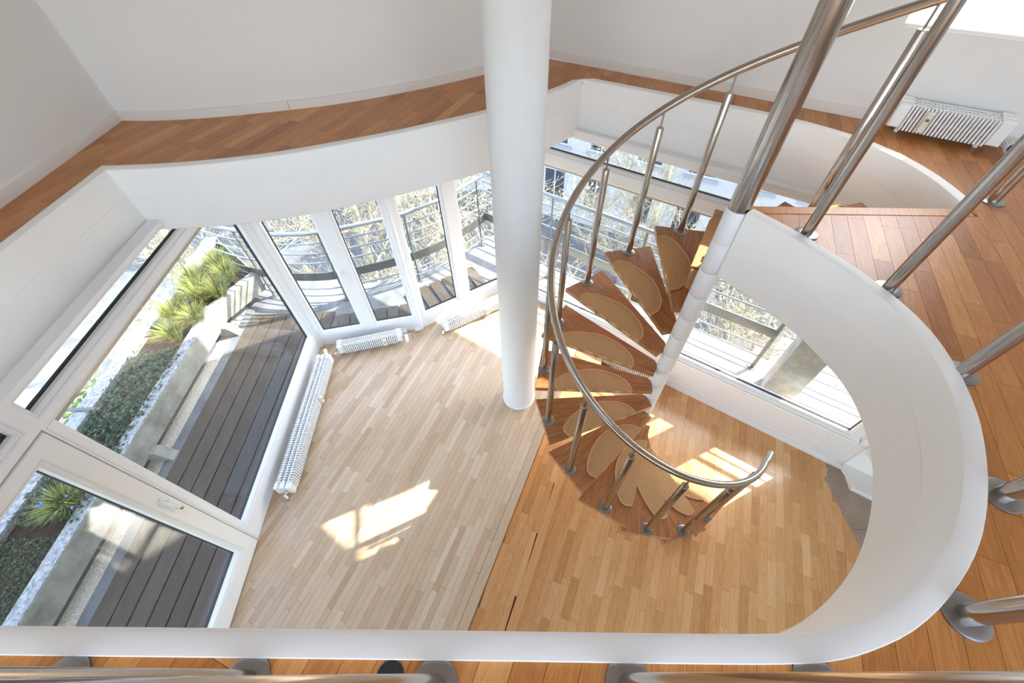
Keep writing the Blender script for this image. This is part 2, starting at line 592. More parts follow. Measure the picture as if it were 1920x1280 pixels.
def path_normals(path, closed=False):
    n = len(path)
    out = []
    for i in range(n):
        a = path[i - 1] if (i > 0 or closed) else path[i]
        c = path[(i + 1) % n] if (i < n - 1 or closed) else path[i]
        b = path[i]

        def nr(p, q):
            dx, dy = q[0] - p[0], q[1] - p[1]
            l = hypot(dx, dy) or 1
            return (dy / l, -dx / l)
        if a == b:
            out.append(nr(b, c))
            continue
        if c == b:
            out.append(nr(a, b))
            continue
        n1, n2 = nr(a, b), nr(b, c)
        mx, my = n1[0] + n2[0], n1[1] + n2[1]
        d = 1 + n1[0] * n2[0] + n1[1] * n2[1]
        d = max(d, 0.25)
        out.append((mx / d, my / d))
    return out


def offset_closed(poly, d):
    """d > 0 grows a counter-clockwise polygon"""
    ns = path_normals(poly, True)
    return [(p[0] + n[0] * d, p[1] + n[1] * d) for p, n in zip(poly, ns)]


def smooth_path(pts, k=5):
    out = []
    n = len(pts)
    for i in range(n - 1):
        p0 = pts[max(0, i - 1)]
        p1, p2 = pts[i], pts[i + 1]
        p3 = pts[min(n - 1, i + 2)]
        for j in range(k):
            t = j / k
            out.append(tuple(0.5 * (2 * p1[a] + (p2[a] - p0[a]) * t + (2 * p0[a] - 5 * p1[a] + 4 * p2[a] - p3[a]) * t * t +
                                    (3 * p1[a] - p0[a] - 3 * p2[a] + p3[a]) * t ** 3) for a in range(len(p1))))
    out.append(tuple(pts[-1]))
    return out


def empty(name, loc, label=None, cat=None, group=None, kind=None):
    o = bpy.data.objects.new(name, None)
    o.empty_display_size = 0.1
    COL.objects.link(o)
    o.location = loc
    return tag(o, label, cat, group, kind)


def tag(o, label=None, cat=None, group=None, kind=None):
    if label:
        o['label'] = label
    if cat:
        o['category'] = cat
    if group:
        o['group'] = group
    if kind:
        o['kind'] = kind
    return o


def structure(o, label=None):
    return tag(o, label, kind='structure')


# ------------------------------------------------------------------ plan of the opening
front_in = smooth_path([(-2.43, 0.150), (-1.235, 0.112), (-0.62, 0.093), (-0.02, 0.074), (0.398, 0.060), (0.576, 0.056), (0.666, 0.058),
                        (0.756, 0.072), (0.868, 0.105), (0.985, 0.163), (1.10, 0.242), (1.186, 0.322), (1.264, 0.415), (1.325, 0.505),
                        (1.381, 0.605), (1.428, 0.729), (1.457, 0.86), (1.462, 0.96), (1.452, 1.045), (1.430, 1.135), (1.388, 1.265),
                        (1.291, 1.466), (1.215, 1.592), (1.150, 1.690)], 3)
lobe_out = smooth_path([(2.258, 1.690), (2.268, 1.80), (2.272, 1.91), (2.265, 2.02), (2.246, 2.13), (2.210, 2.25), (2.126, 2.415),
                        (2.010, 2.560), (1.880, 2.690), (1.734, 2.812), (1.518, 2.966), (1.291, 3.114), (0.590, 3.577)], 4)
back_out = smooth_path([(0.590, 3.577), (0.412, 3.388), (0.13, 3.155), (-0.158, 2.974), (-0.653, 2.728), (-1.034, 2.575), (-1.38, 2.455), (-1.739, 2.378),
                        (-2.04, 2.345), (-2.365, 2.337)], 4)
left_out = [(-2.365, 2.337), (-2.388, 1.6), (-2.43, 0.150)]
RIMW = 0.052
back_path_out = lobe_out + back_out[1:] + left_out[1:]
_nb = path_normals(back_path_out)
back_in = [(p[0] - n[0] * RIMW, p[1] - n[1] * RIMW) for p, n in zip(back_path_out, _nb)]
land_a, land_b = (1.180, 1.764), (2.215, 1.690)
hole_in = front_in + [land_a, land_b] + back_in[:-1]
# floor boards stop under the rim, and at the landing edge
front_mid = [(p[0] + n[0] * 0.03, p[1] + n[1] * 0.03) for p, n in zip(front_in, path_normals(front_in))]
back_mid = [(p[0] + n[0] * 0.022, p[1] + n[1] * 0.022) for p, n in zip(back_in, path_normals(back_in))]
floor_hole = front_mid[:-1] + [(1.165, 1.700), (1.176, 1.700), (2.235, 1.628)] + back_mid[1:-1]

back_wall = smooth_path([(-2.670, 3.028), (-2.397, 3.012), (-2.032, 3.038), (-1.53, 3.132), (-1.189, 3.222), (-0.9, 3.335), (-0.56, 3.50),
                         (-0.197, 3.712), (0.10, 3.91), (0.33, 4.08)], 4)
WR = Fr((0.488, 4.024), (0.814, -0.581), (-1, -1))      # gallery wall on the right, s along it
FL = Fr((-2.24, 3.012), (0.0238, -1.0), (1, 0))         # lower left glazed wall
FB1 = Fr((-2.24, 3.012), (1.15, 0.225), (0, -1))        # lower back wall, first facet
FB2 = Fr((-1.09, 3.242), (1.09, 0.660), (0, -1))        # second facet
FR = Fr((1.838, 2.577), (0.811, -0.585), (-1, -1))      # lower right wall
corner_br = (0.0, 3.902)


# ------------------------------------------------------------------ parquet
def spans(poly, c):
    """intervals inside the polygon along the line u = c (rotated frame)"""
    ys = []
    n = len(poly)
    for i in range(n):
        (u0, w0), (u1, w1) = poly[i], poly[(i + 1) % n]
        if (u0 <= c) != (u1 <= c):
            ys.append(w0 + (w1 - w0) * (c - u0) / (u1 - u0))
    return sorted(ys)


def parquet(parent, name, outer, hole, z, width, lens, mat, view, th=0.014, gap=0.0011, limit=300):
    ca, sa = cos(PLANK_DIR), sin(PLANK_DIR)
    rot = lambda p: (p[0] * ca - p[1] * sa, p[0] * sa + p[1] * ca)
    inv = lambda u, w: (u * ca + w * sa, -u * sa + w * ca)
    O = [rot(p) for p in outer]
    H = [rot(p) for p in hole] if hole else None
    u0, u1 = min(p[0] for p in O), max(p[0] for p in O)

    def iv(c):
        y = spans(O, c)
        res = [(y[i], y[i + 1]) for i in range(0, len(y) - 1, 2)]
        if H:
            h = spans(H, c)
            for i in range(0, len(h) - 1, 2):
                a, b = h[i], h[i + 1]
                nr = []
                for p, q in res:
                    if b <= p or a >= q:
                        nr.append((p, q))
                        continue
                    if a > p:
                        nr.append((p, a))
                    if b < q:
                        nr.append((b, q))
                res = nr
        return res
    pieces = []
    rows = int((u1 - u0) / width) + 1
    K = 3
    for r in range(rows):
        c0, c1 = u0 + r * width + gap / 2, u0 + (r + 1) * width - gap / 2
        lines = [iv(c0 + (c1 - c0) * j / K) for j in range(K + 1)]
        allv = [v for l in lines for p in l for v in p]
        if not allv:
            continue
        lo, hi = min(allv), max(allv)
        w = lo - random.uniform(0, lens[1])
        while w < hi:
            L = random.uniform(*lens)
            a, b = w + gap / 2, w + L - gap / 2
            w += L
            quads = []
            for j in range(K):
                A, B = lines[j], lines[j + 1]
                if len(A) != len(B):
                    mid = iv(c0 + (c1 - c0) * (j + 0.5) / K)
                    A = B = mid
                for (p0, p1), (q0, q1) in zip(A, B):
                    x0, x1 = max(a, p0), min(b, p1)
                    y0, y1 = max(a, q0), min(b, q1)
                    if x1 - x0 < 0.004 and y1 - y0 < 0.004:
                        continue
                    x0, x1 = min(x0, b), max(x1, a)
                    y0, y1 = min(y0, b), max(y1, a)
                    x1, y1 = max(x1, x0), max(y1, y0)
                    quads.append((j, x0, x1, y0, y1))
            if not quads:
                continue
            tint = min(1, max(0, random.gauss(0.5, 0.22)))
            mb = MB()
            full = len(quads) == K and all(q[1] == a and q[2] == b and q[3] == a and q[4] == b for q in quads)
            if full:
                quads = [(None, a, b, a, b)]
            for j, x0, x1, y0, y1 in quads:
                d0 = c0 if j is None else c0 + (c1 - c0) * j / K
                d1 = c1 if j is None else c0 + (c1 - c0) * (j + 1) / K
                pl = [inv(d0, x0), inv(d1, y0), inv(d1, y1), inv(d0, x1)]
                mb.hexa([(x, y, z - th) for x, y in pl] + [(x, y, z) for x, y in pl], tint)
            cx, cy = inv((c0 + c1) / 2, sum(q[1] + q[2] for q in quads) / 2 / len(quads))
            pieces.append((view(cx, cy), mb))
    pieces.sort(key=lambda t: t[0])
    for k, (_, mb) in enumerate(pieces[:limit]):
        mb.build(name, mat, parent)
    if len(pieces) > limit:
        rest = MB()
        for _, mb in pieces[limit:]:
            rest.add(mb.v, mb.f, mb.t[0])
        o = rest.build('rest_of_the_planks', mat, parent)
        o['kind'] = 'stuff'
    return len(pieces)


def seen(x0, x1, y0, y1):
    """rank pieces: those inside the part the photograph shows come first, nearest first"""
    def f(x, y):
        d = hypot(x, y)
        return d if (x0 < x < x1 and y0 < y < y1) else 50 + d
    return f


# ------------------------------------------------------------------ gallery floor, rim, walls
wr = lambda s, n=0.0: WR.pt(s, n, 0)[:2]
room_outer = [(-2.67, -3.4)] + [wr(4.3)[0:1][0:1] and (wr(4.3)[0], -3.4)] + [wr(4.3)] + [(0.33, 4.10)] + back_wall[::-1][1:]
up_floor = MB()
up_floor.sheet(room_outer, floor_hole, -0.013)
floor1 = structure(up_floor.build('floor', M['subfloor']), 'oak strip floor of the gallery around the white-rimmed opening')
gal_outer = [(-2.67, -0.55), (3.4, -0.55), wr(3.55), (0.33, 4.10)] + back_wall[::-1][1:]
n1 = parquet(floor1, 'plank', gal_outer, floor_hole, 0.0, 0.0712, (0.28, 0.62), M['gallery_oak'], seen(-2.7, 2.9, -0.12, 4.2))
# border board along the landing edge
bd = MB()
LE = Fr(land_a, (land_b[0] - land_a[0], land_b[1] - land_a[1]), (0, -1))
bd.fbox(LE, 0.0, 1.045, 0.0, 0.062, -0.035, 0.003, 0.62, ch=0.004)
bd.build('border_board', M['gallery_oak'], floor1)

# slab underside = ceiling of the room below, with its edge
ceil = MB()
low_outer = [(-2.45, -3.3), (3.95, -3.3), (3.95, 1.2), FR.pt(1.9, -0.14, 0)[:2], (0.06, 4.10), (-1.13, 3.40), (-2.40, 3.16)]
ceil_hole = offset_closed(hole_in, 0.012)
ceil.sheet(low_outer, ceil_hole, -0.36, flip=True)
structure(ceil.build('ceiling', M['wall']), 'white slab soffit over the lower room')

rim_prof = [(0.055, -0.02), (RIMW + 0.003, 0.0155), (RIMW + 0.001, 0.017), (0.010, 0.017), (0.003, 0.013), (0.0, 0.004),
            (0.0, -0.140), (0.006, -0.143), (0.006, -0.148), (0.004, -0.150), (0.004, -0.385), (0.012, -0.395), (0.10, -0.395)]
rim1 = MB()
rim1.sweep(front_in, rim_prof)
structure(rim1.build('trim_1', M['rim'], smooth=35), 'white rounded rim and fascia of the opening on the near and right side')
rim2 = MB()
rim2.sweep(back_in, rim_prof)
structure(rim2.build('trim_2', M['rim'], smooth=35), 'white rim and fascia of the opening along the far and left side')
land = MB()
land.fbox(LE, 0.0, 1.045, 0.004, 0.03, -0.36, -0.036)
structure(land.build('trim_3', M['rim'], floor1) if False else land.build('trim_3', M['rim']), 'white board below the landing edge at the stair head')

HW = 2.62      # gallery room height
wl = MB()
wl.box(-2.87, -2.67, -3.6, 3.30, 0, HW)
structure(wl.build('wall_left', M['wall']), 'pale wall left of the gallery')
wb = MB()
wb.sweep(back_wall, [(0, 0), (0, HW), (-0.2, HW), (-0.2, 0)])
structure(wb.build('wall_back', M['wall'], smooth=30), 'long curved pale wall behind the gallery')
WS0, WS1, WZ0, WZ1 = 2.165, 3.20, 0.488, 2.06
wrm = MB()
wrm.fbox(WR, -0.35, WS0, -0.62, 0, 0, HW)
wrm.fbox(WR, WS1, 4.45, -0.62, 0, 0, HW)
wrm.fbox(WR, WS0, WS1, -0.62, 0, 0, WZ0)
wrm.fbox(WR, WS0, WS1, -0.62, 0, WZ1, HW)
structure(wrm.build('wall_right', M['wall']), 'pale wall right of the gallery with a window opening')
ex = wr(4.3)[0]
wfr = MB()
wfr.box(ex, ex + 0.2, -3.6, wr(4.3)[1] + 0.1, 0, HW)
structure(wfr.build('wall_east', M['wall']))
wn_ = MB()
NX0, NX1, NZ0, NZ1 = -2.45, 3.75, 0.35, 2.45
wn_.box(-2.87, ex + 0.2, -3.6, -3.4, 0, NZ0)
wn_.box(-2.87, ex + 0.2, -3.6, -3.4, NZ1, HW)
wn_.box(-2.87, NX0, -3.6, -3.4, NZ0, NZ1)
wn_.box(NX1, ex + 0.2, -3.6, -3.4, NZ0, NZ1)
structure(wn_.build('wall_near', M['wall']))
FN = Fr((NX0, -3.4), (1, 0), (0, 1))  # unseen window row behind the camera, added to brighten the far fascia and walls
for i in range(4):
    w_ = empty('window_%d' % (13 + i), FN.pt(i * 1.55 + 0.77, 0, NZ0), 'unseen tall window added to the near gallery wall for daylight', kind='structure')
    MB().ring(FN, i * 1.55, i * 1.55 + 1.55, NZ0, NZ1, 0.06, -0.14, -0.06).build('window_frame', M['pvc'], w_)
    MB().fbox(FN, i * 1.55 + 0.05, i * 1.55 + 1.5, -0.105, -0.095, NZ0 + 0.05, NZ1 - 0.05).build('pane', M['clear_glass'], w_)
# ceiling of the gallery room with an unseen roof light added to let in more sky light
roof = MB()
ro = [(-2.9, -3.6), (ex + 0.3, -3.6), (ex + 0.3, 1.6), (0.45, 4.5), (-0.5, 3.9), (-2.9, 3.4)]
RL = (-2.2, 3.4, -3.1, -1.5)
rh = [(RL[0], RL[2]), (RL[1], RL[2]), (RL[1], RL[3]), (RL[0], RL[3])]
roof.sheet(ro, rh, HW, flip=True)
roof.sheet(ro, rh, HW + 0.2)
structure(roof.build('ceiling_upper', M['wall']), 'white ceiling of the gallery room')
lightwell = MB()
lightwell.sweep(rh[::-1], [(0, HW), (0, HW + 0.2)], closed=True)
structure(lightwell.build('trim_4', M['wall']))
rp = MB()
rp.box(RL[0] - 0.03, RL[1] + 0.03, RL[2] - 0.03, RL[3] + 0.03, HW + 0.2, HW + 0.212)
win_r = structure(rp.build('window_12', M['clear_glass']), 'unseen glazed roof light added over the gallery room for daylight')
for i in range(1, 6):
    x = RL[0] + (RL[1] - RL[0]) * i / 6
    MB().box(x - 0.025, x + 0.025, RL[2] - 0.03, RL[3] + 0.03, HW + 0.13, HW + 0.199).build('glazing_bar', M['white'], win_r)

# baseboards
bprof = [(0.0, 0.0), (0.014, 0.0), (0.014, 0.052), (0.010, 0.057), (0.0, 0.057)]


def bboard(path, name, label, joints=()):
    o = MB().sweep(path, bprof).build(name, M['skirting'], smooth=40)
    structure(o, label)


bboard([(-2.67, -0.5), (-2.67, 3.028)], 'baseboard_left', 'painted skirting along the left gallery wall')
b2 = MB()
cut = min(range(len(back_wall)), key=lambda i: abs(back_wall[i][0] + 1.53))
b2.sweep(back_wall[:cut + 1], bprof)
b2.sweep([(back_wall[cut][0] + 0.002, back_wall[cut][1] + 0.0006)] + back_wall[cut + 1:], bprof)
structure(b2.build('baseboard_back', M['skirting'], smooth=40), 'painted skirting along the curved gallery wall')
bboard([wr(-0.12), wr(3.9)], 'baseboard_right', 'painted skirting along the right gallery wall')

# window of the right gallery wall
w11 = empty('window_11', WR.pt((WS0 + WS1) / 2, -0.55, WZ0), 'upper window with sunlit white sill above the gallery radiator', kind='structure')
MB().fbox(WR, WS0 + 0.002, WS1 - 0.002, -0.56, 0.004, WZ0 - 0.02, WZ0 + 0.004, ch=0.003).build('window_sill', M['white'], w11)
MB().ring(WR, WS0, WS1, WZ0 + 0.004, WZ1, 0.055, -0.62, -0.55).build('window_frame', M['pvc'], w11)
MB().fbox(WR, WS0 + 0.05, WS1 - 0.05, -0.594, -0.586, WZ0 + 0.05, WZ1 - 0.05).build('pane', M['clear_glass'], w11)

# ------------------------------------------------------------------ lower room shell
edge1_a, edge1_d = (-0.092, 0.930), (0.397, 0.918)
edge2_a, edge2_d = (0.237, 0.888), (0.390, 0.921)


def at_y(a, d, y):
    t = (y - a[1]) / d[1]
    return (a[0] + d[0] * t, y)


def hit_right(a, d, off):
    nx, ny = 0.585, 0.811
    t = (off - nx * a[0] - ny * a[1]) / (nx * d[0] + ny * d[1])
    return (a[0] + d[0] * t, a[1] + d[1] * t)


e1n, e1f = at_y(edge1_a, edge1_d, -0.7), hit_right(edge1_a, edge1_d, 3.165)
e2n, e2f = at_y(edge2_a, edge2_d, -0.7), hit_right(edge2_a, edge2_d, 3.165)
FLp = lambda s, n=0.0: FL.pt(s, n, 0)[:2]
pale_poly = [FLp(3.75), FLp(0.0), (-1.09, 3.240), corner_br, e1f, e1n]
step_poly = [(e1n[0] - 0.1, e1n[1]), (e1f[0] - 0.1, e1f[1]), e2f, e2n]
tile_poly = [(3.196, 1.590), (3.084, 1.413), (3.084, -0.7), (3.95, -0.7), (3.95, 1.05)]
low_poly = [e2n, e2f, (3.196, 1.594), (3.084, 1.413), (3.084, -0.7)]
nose = 0.075


def shift(p, d, k):
    l = hypot(*d)
    return (p[0] - d[1] / l * k, p[1] + d[0] / l * k)      # to the left of the direction


fl2 = MB()
fl2.prism(pale_poly, ZF - 0.08, ZF - 0.014)
floor2 = structure(fl2.build('floor_raised', M['subfloor']), 'pale oak strip floor of the raised part beside the windows')
pale_in = [pale_poly[0], pale_poly[1], pale_poly[2], pale_poly[3], shift(e1f, edge1_d, nose), shift(e1n, edge1_d, nose)]
n2 = parquet(floor2, 'plank', pale_in, None, ZF, 0.0495, (0.2, 0.52), M['pale_oak'], seen(-2.3, 0.9, 0.1, 3.9))
ns = MB()
ns.prism([e1n, e1f, shift(e1f, edge1_d, nose - 0.001), shift(e1n, edge1_d, nose - 0.001)], ZF - 0.03, ZF + 0.001, 0.35, bev=0.003)
ns.build('nosing_board', M['pale_oak'], floor2)
rs = MB()
rs.prism([shift(e1n, edge1_d, 0.012), shift(e1f, edge1_d, 0.012), shift(e1f, edge1_d, 0.03), shift(e1n, edge1_d, 0.03)], ZM, ZF - 0.03, 0.5)
rs.build('riser_board', M['oak'], floor2)

fl3 = MB()
fl3.prism(step_poly, ZM - 0.08, ZM - 0.014)
floor3 = structure(fl3.build('floor_step', M['subfloor']), 'oak step between the raised floor and the lower floor')
n3 = parquet(floor3, 'plank', [shift(e1n, edge1_d, 0.028), shift(e1f, edge1_d, 0.028), shift(e2f, edge2_d, nose), shift(e2n, edge2_d, nose)], None, ZM, 0.0712, (0.25, 0.6), M['oak'], seen(-1, 2, -0.6, 4))
ns = MB()
ns.prism([e2n, e2f, shift(e2f, edge2_d, nose - 0.001), shift(e2n, edge2_d, nose - 0.001)], ZM - 0.03, ZM + 0.001, 0.4, bev=0.003)
ns.build('nosing_board', M['oak'], floor3)
rs = MB()
rs.prism([shift(e2n, edge2_d, 0.012), shift(e2f, edge2_d, 0.012), shift(e2f, edge2_d, 0.03), shift(e2n, edge2_d, 0.03)], ZL, ZM - 0.03, 0.5)
rs.build('riser_board', M['oak'], floor3)

fl4 = MB()
fl4.prism(low_outer, ZL - 0.2, ZL - 0.014)
floor4 = structure(fl4.build('floor_lower', M['subfloor']), 'warm oak strip floor below the spiral stair')
n4 = parquet(floor4, 'plank', [shift(e2n, edge2_d, 0.028), shift(e2f, edge2_d, 0.028)] + low_poly[2:], None, ZL, 0.0712, (0.26, 0.6), M['oak'], seen(-0.2, 3.2, 0.2, 3.2))
tl = MB()
# hearth tiles, laid in rows
ft = structure(MB().prism(tile_poly, ZL - 0.013, ZL - 0.004).build('floor_tiles', M['dark']), 'grey stone tiles in front of the white shelf unit')
for i in range(4):
    for j in range(5):
        x0, y1 = 3.088 + i * 0.5, 1.41 - j * 0.46
        tl = MB()
        if j == 0 and i == 0:
            tl.prism([(3.088, 1.41), (3.2, 1.585), (3.586, 1.30), (3.586, 0.953), (3.088, 0.953)], ZL - 0.006, ZL + 0.001)
        elif j == 0:
            continue
        else:
            tl.box(x0, x0 + 0.496, y1 - 0.456, y1, ZL - 0.006, ZL + 0.001)
        tl.build('tile', M['tile'], ft)
strip = MB()
strip.prism([(3.080, 1.414), (3.194, 1.592), (3.199, 1.589), (3.086, 1.412), (3.086, -0.7), (3.080, -0.7)], ZL - 0.004, ZL + 0.002)
structure(strip.build('trim_5', M['chrome']), 'thin metal edge between oak floor and tiles')

# walls of the lower room out of view
bk = MB()
bk.box(-2.6, 4.15, -3.5, -3.3, ZL, ZL + 0.5)
bk.box(-2.6, 4.15, -3.5, -3.3, -0.5, -0.36)
bk.box(-2.6, -2.3, -3.5, -3.3, ZL + 0.5, -0.5)
bk.box(3.7, 4.15, -3.5, -3.3, ZL + 0.5, -0.5)
structure(bk.build('wall_near_lower', M['wall']))
FN2 = Fr((-2.3, -3.3), (1, 0), (0, 1))  # unseen glazing, added so daylight reaches the lower floor from behind the camera
for i in range(4):
    w_ = empty('window_%d' % (17 + i), FN2.pt(i * 1.5 + 0.75, 0, ZL + 0.5), 'unseen tall window added to the near lower wall for daylight', kind='structure')
    MB().ring(FN2, i * 1.5, i * 1.5 + 1.5, ZL + 0.5, -0.5, 0.06, -0.14, -0.06).build('window_frame', M['pvc'], w_)
    MB().fbox(FN2, i * 1.5 + 0.05, i * 1.5 + 1.45, -0.105, -0.095, ZL + 0.55, -0.55).build('pane', M['clear_glass'], w_)
be = MB()
be.box(3.95, 4.15, -3.5, 1.2, ZL, -0.36)
be.fbox(FR, 1.7005, 2.95, -0.2, 0.0, ZL, -0.34)
structure(be.build('wall_east_lower', M['wall']), 'white wall piece right of the low window')
lw = MB()
lw.fbox(FL, 3.16, 6.4, -0.2, 0, ZL, -0.34)
structure(lw.build('wall_left_lower', M['wall']))
sk = MB()
sk.fbox(FL, -0.1, 6.4, -0.50, -0.34, -0.42, -0.03)
sk.fbox(FB1, -0.15, 1.2, -0.25, -0.02, -0.42, -0.03)
sk.fbox(FB2, -0.05, 1.35, -0.25, -0.02, -0.42, -0.03)
sk.fbox(FR, -2.35, 3.0, -0.32, -0.10, -0.42, -0.03)
structure(sk.build('wall_band', M['facade']), 'outer wall band between the storeys')


# ------------------------------------------------------------------ windows and door below
def window(name, fr, s0, s1, z0, z1, w, label, depth=(-0.085, 0.0), wb=None, wt=None, wr_=None, pane_n=-0.05, mat='pvc', bead=0.02, gasket=False, glass=True):
    t = empty(name, fr.pt((s0 + s1) / 2, 0, z0), label, kind='structure')
    wb = w if wb is None else wb
    wt = w if wt is None else wt
    wr_ = w if wr_ is None else wr_
    MB().ring(fr, s0, s1, z0, z1, w - bead, depth[0], depth[1], wb=wb - bead, wt=wt - bead, wr=wr_ - bead).build('window_frame', M[mat], t)
    MB().ring(fr, s0 + w - bead, s1 - wr_ + bead, z0 + wb - bead, z1 - wt + bead, bead, pane_n + 0.003, depth[1] - 0.012, bev=0.010).build('glazing_bead', M[mat], t)
    if glass:
        MB().fbox(fr, s0 + w - 0.012, s1 - wr_ + 0.012, pane_n - 0.012, pane_n, z0 + wb - 0.012, z1 - wt + 0.012).build('pane', M['glass'], t)
    MB().ring(fr, s0 + w - 0.004, s1 - wr_ + 0.004, z0 + wb - 0.004, z1 - wt + 0.004, 0.008, pane_n - 0.02, pane_n + 0.0035, bev=0.001).build('gasket', M['gasket'], t)
    return t


# left: fixed pane, transom lights, door
w1 = window('window_1', FL, -0.04, 2.096, ZF, -0.520, 0.10, 'big fixed pane of the left glazed wall with the planter outside', wb=0.245, wt=0.035, wr_=0.076)
MB().fbox(FL, 0.07, 2.01, -0.085, -0.052, -0.60, -0.535).build('lowered_shutter', M['shutter'], w1)
MB().ring(FL, 0.0, 2.085, ZF + 0.004, -0.530, 0.006, -0.01, 0.0035, bev=0.001).build('groove_bead', M['frame'], w1)
w2 = window('window_2', FL, -0.04, 2.096, -0.5195, -0.315, 0.10, 'narrow transom light above the big fixed left pane', wb=0.062, wt=0.052, wr_=0.056, mat='frame')
w3 = window('window_3', FL, 2.0965, 3.16, -0.5195, -0.315, 0.062, 'narrow transom light above the glazed door', wb=0.068, wt=0.052, mat='frame')
d1 = empty('door_1', FL.pt(2.6, 0, ZF), 'white glazed terrace door with lever handle and key', kind='structure')
MB().ring(FL, 2.0965, 3.16, ZF, -0.5205, 0.008, -0.085, -0.02, wb=0.012, wt=0.004).build('door_frame', M['frame'], d1)
MB().ring(FL, 2.108, 3.15, ZF + 0.014, -0.526, 0.108, -0.07, 0.012, wb=0.155, wt=0.075, bev=0.012).build('door_leaf', M['frame'], d1)
MB().ring(FL, 2.214, 3.044, ZF + 0.167, -0.600, 0.02, -0.046, 0.004, bev=0.012).build('glazing_bead', M['frame'], d1)
MB().fbox(FL, 2.222, 3.036, -0.060, -0.048, ZF + 0.175, -0.608).build('pane', M['glass'], d1)
MB().ring(FL, 2.230, 3.028, ZF + 0.183, -0.616, 0.007, -0.064, -0.0455, bev=0.001).build('gasket', M['gasket'], d1)
hd = MB()
hd.tube([FL.pt(2.158, 0.012, -1.345), FL.pt(2.158, 0.024, -1.345)], 0.024, 20)
hd.tube([FL.pt(2.158, 0.02, -1.345), FL.pt(2.158, 0.058, -1.345)], 0.012, 12)
hd.tube([FL.pt(2.158, 0.058, -1.338), FL.pt(2.158, 0.064, -1.36), FL.pt(2.158, 0.062, -1.45)], 0.011, 12)
hd.build('door_handle', M['pvc'], d1, smooth=40)
ky = MB()
ky.tube([FL.pt(2.158, 0.012, -1.475), FL.pt(2.158, 0.020, -1.475)], 0.016, 18)
ky.build('key_plate', M['pvc'], d1, smooth=40)
ky = MB()
ky.tube([FL.pt(2.158, 0.02, -1.475), FL.pt(2.158, 0.05, -1.475)], 0.003, 8)
ky.fbox(FL, 2.150, 2.166, 0.045, 0.068, -1.477, -1.474)
ky.build('key', M['brass'], d1)

# back: four casements on two facets
zt = -0.36
w4 = window('window_4', FB1, -0.01, 0.607, ZF, zt, 0.108, 'first casement of the back wall beside the corner', wb=0.20, wt=0.08, wr_=0.091, bead=0.022)
w5 = window('window_5', FB1, 0.6075, 1.172, ZF, zt, 0.091, 'second casement of the back wall', wb=0.20, wt=0.08, wr_=0.066, bead=0.022)
w6 = window('window_6', FB2, 0.0, 0.62, ZF, zt, 0.105, 'third casement of the back wall', wb=0.20, wt=0.08, wr_=0.095, bead=0.022)
w7 = window('window_7', FB2, 0.6205, 1.275, ZF, zt, 0.085, 'fourth casement of the back wall partly behind the column', wb=0.20, wt=0.08, wr_=0.085, bead=0.022)
post = MB()
post.tube([(-1.092, 3.246, ZF), (-1.092, 3.246, zt)], 0.03, 10)
post.tube([(-2.262, 3.022, ZF), (-2.262, 3.022, -0.32)], 0.05, 8)
post.tube([(corner_br[0] + 0.01, corner_br[1] + 0.02, ZL), (corner_br[0] + 0.01, corner_br[1] + 0.02, zt)], 0.07, 8)
structure(post.build('trim_6', M['pvc'], smooth=50), 'white corner posts of the glazing')
for fr, s, z, lb in ((FB1, 0.56, -1.50, w4), (FB2, 0.03, -1.50, w6)):
    h = MB()
    h.fbox(fr, s - 0.014, s + 0.014, 0.0, 0.012, z - 0.035, z + 0.035, ch=0.004)
    h.tube([fr.pt(s, 0.01, z), fr.pt(s, 0.045, z), fr.pt(s, 0.05, z - 0.02), fr.pt(s, 0.05, z - 0.12)], 0.009, 10)
    h.build('window_handle', M['pvc'], lb, smooth=40)
for s in (0.97, 1.13):
    h = MB().fbox(FB1, s - 0.035, s + 0.035, 0.0, 0.05, ZF + 0.004, ZF + 0.062, ch=0.012)
    structure(h.build('trim_7', M['pvc']), 'small white pipe cover at the foot of the back casements')

# right: parapet, transom light and long low windows
par = MB()
par.fbox(FR, -2.30, 1.70, -0.14, 0.0, ZL, -2.44)
wlr = structure(par.build('wall_right_lower', M['wall']), 'low white parapet below the right window')
for a, b in ((-2.2, -0.66), (-0.60, 1.46)):
    MB().ring(FR, a, b, ZL + 0.10, -2.475, 0.012, -0.01, 0.006, bev=0.004).build('panel_moulding', M['white'], wlr)
MB().fbox(FR, -2.28, 1.69, -0.10, 0.022, -2.44, -2.418, ch=0.006).build('sill_board', M['white'], wlr)
MB().sweep([FR.pt(-2.25, 0, 0)[:2], FR.pt(2.9, 0, 0)[:2]], [(0.0, ZL), (0.013, ZL), (0.013, ZL + 0.06), (0.009, ZL + 0.066), (0.0, ZL + 0.066)]).build('baseboard', M['white'], wlr)
w8 = window('window_8', FR, -2.26, 1.66, -0.70, -0.345, 0.08, 'long transom light under the right fascia', wb=0.115, wt=0.085, mat='frame', depth=(-0.11, -0.0))
w9 = window('window_9', FR, -2.26, 1.66, -2.418, -0.7005, 0.08, 'large right pane behind the spiral stair over the low parapet', wb=0.05, wt=0.03, wr_=0.08, mat='frame', depth=(-0.11, 0.0))
MB().fbox(FR, -2.17, 1.57, -0.085, -0.052, -0.762, -0.725).build('lowered_shutter', M['shutter'], w9)
hw = MB().fbox(FR, -2.30, 1.7, -0.02, 0.02, -0.372, -0.340, ch=0.006)
structure(hw.build('trim_8', M['frame']), 'small moulding above the right transom light')

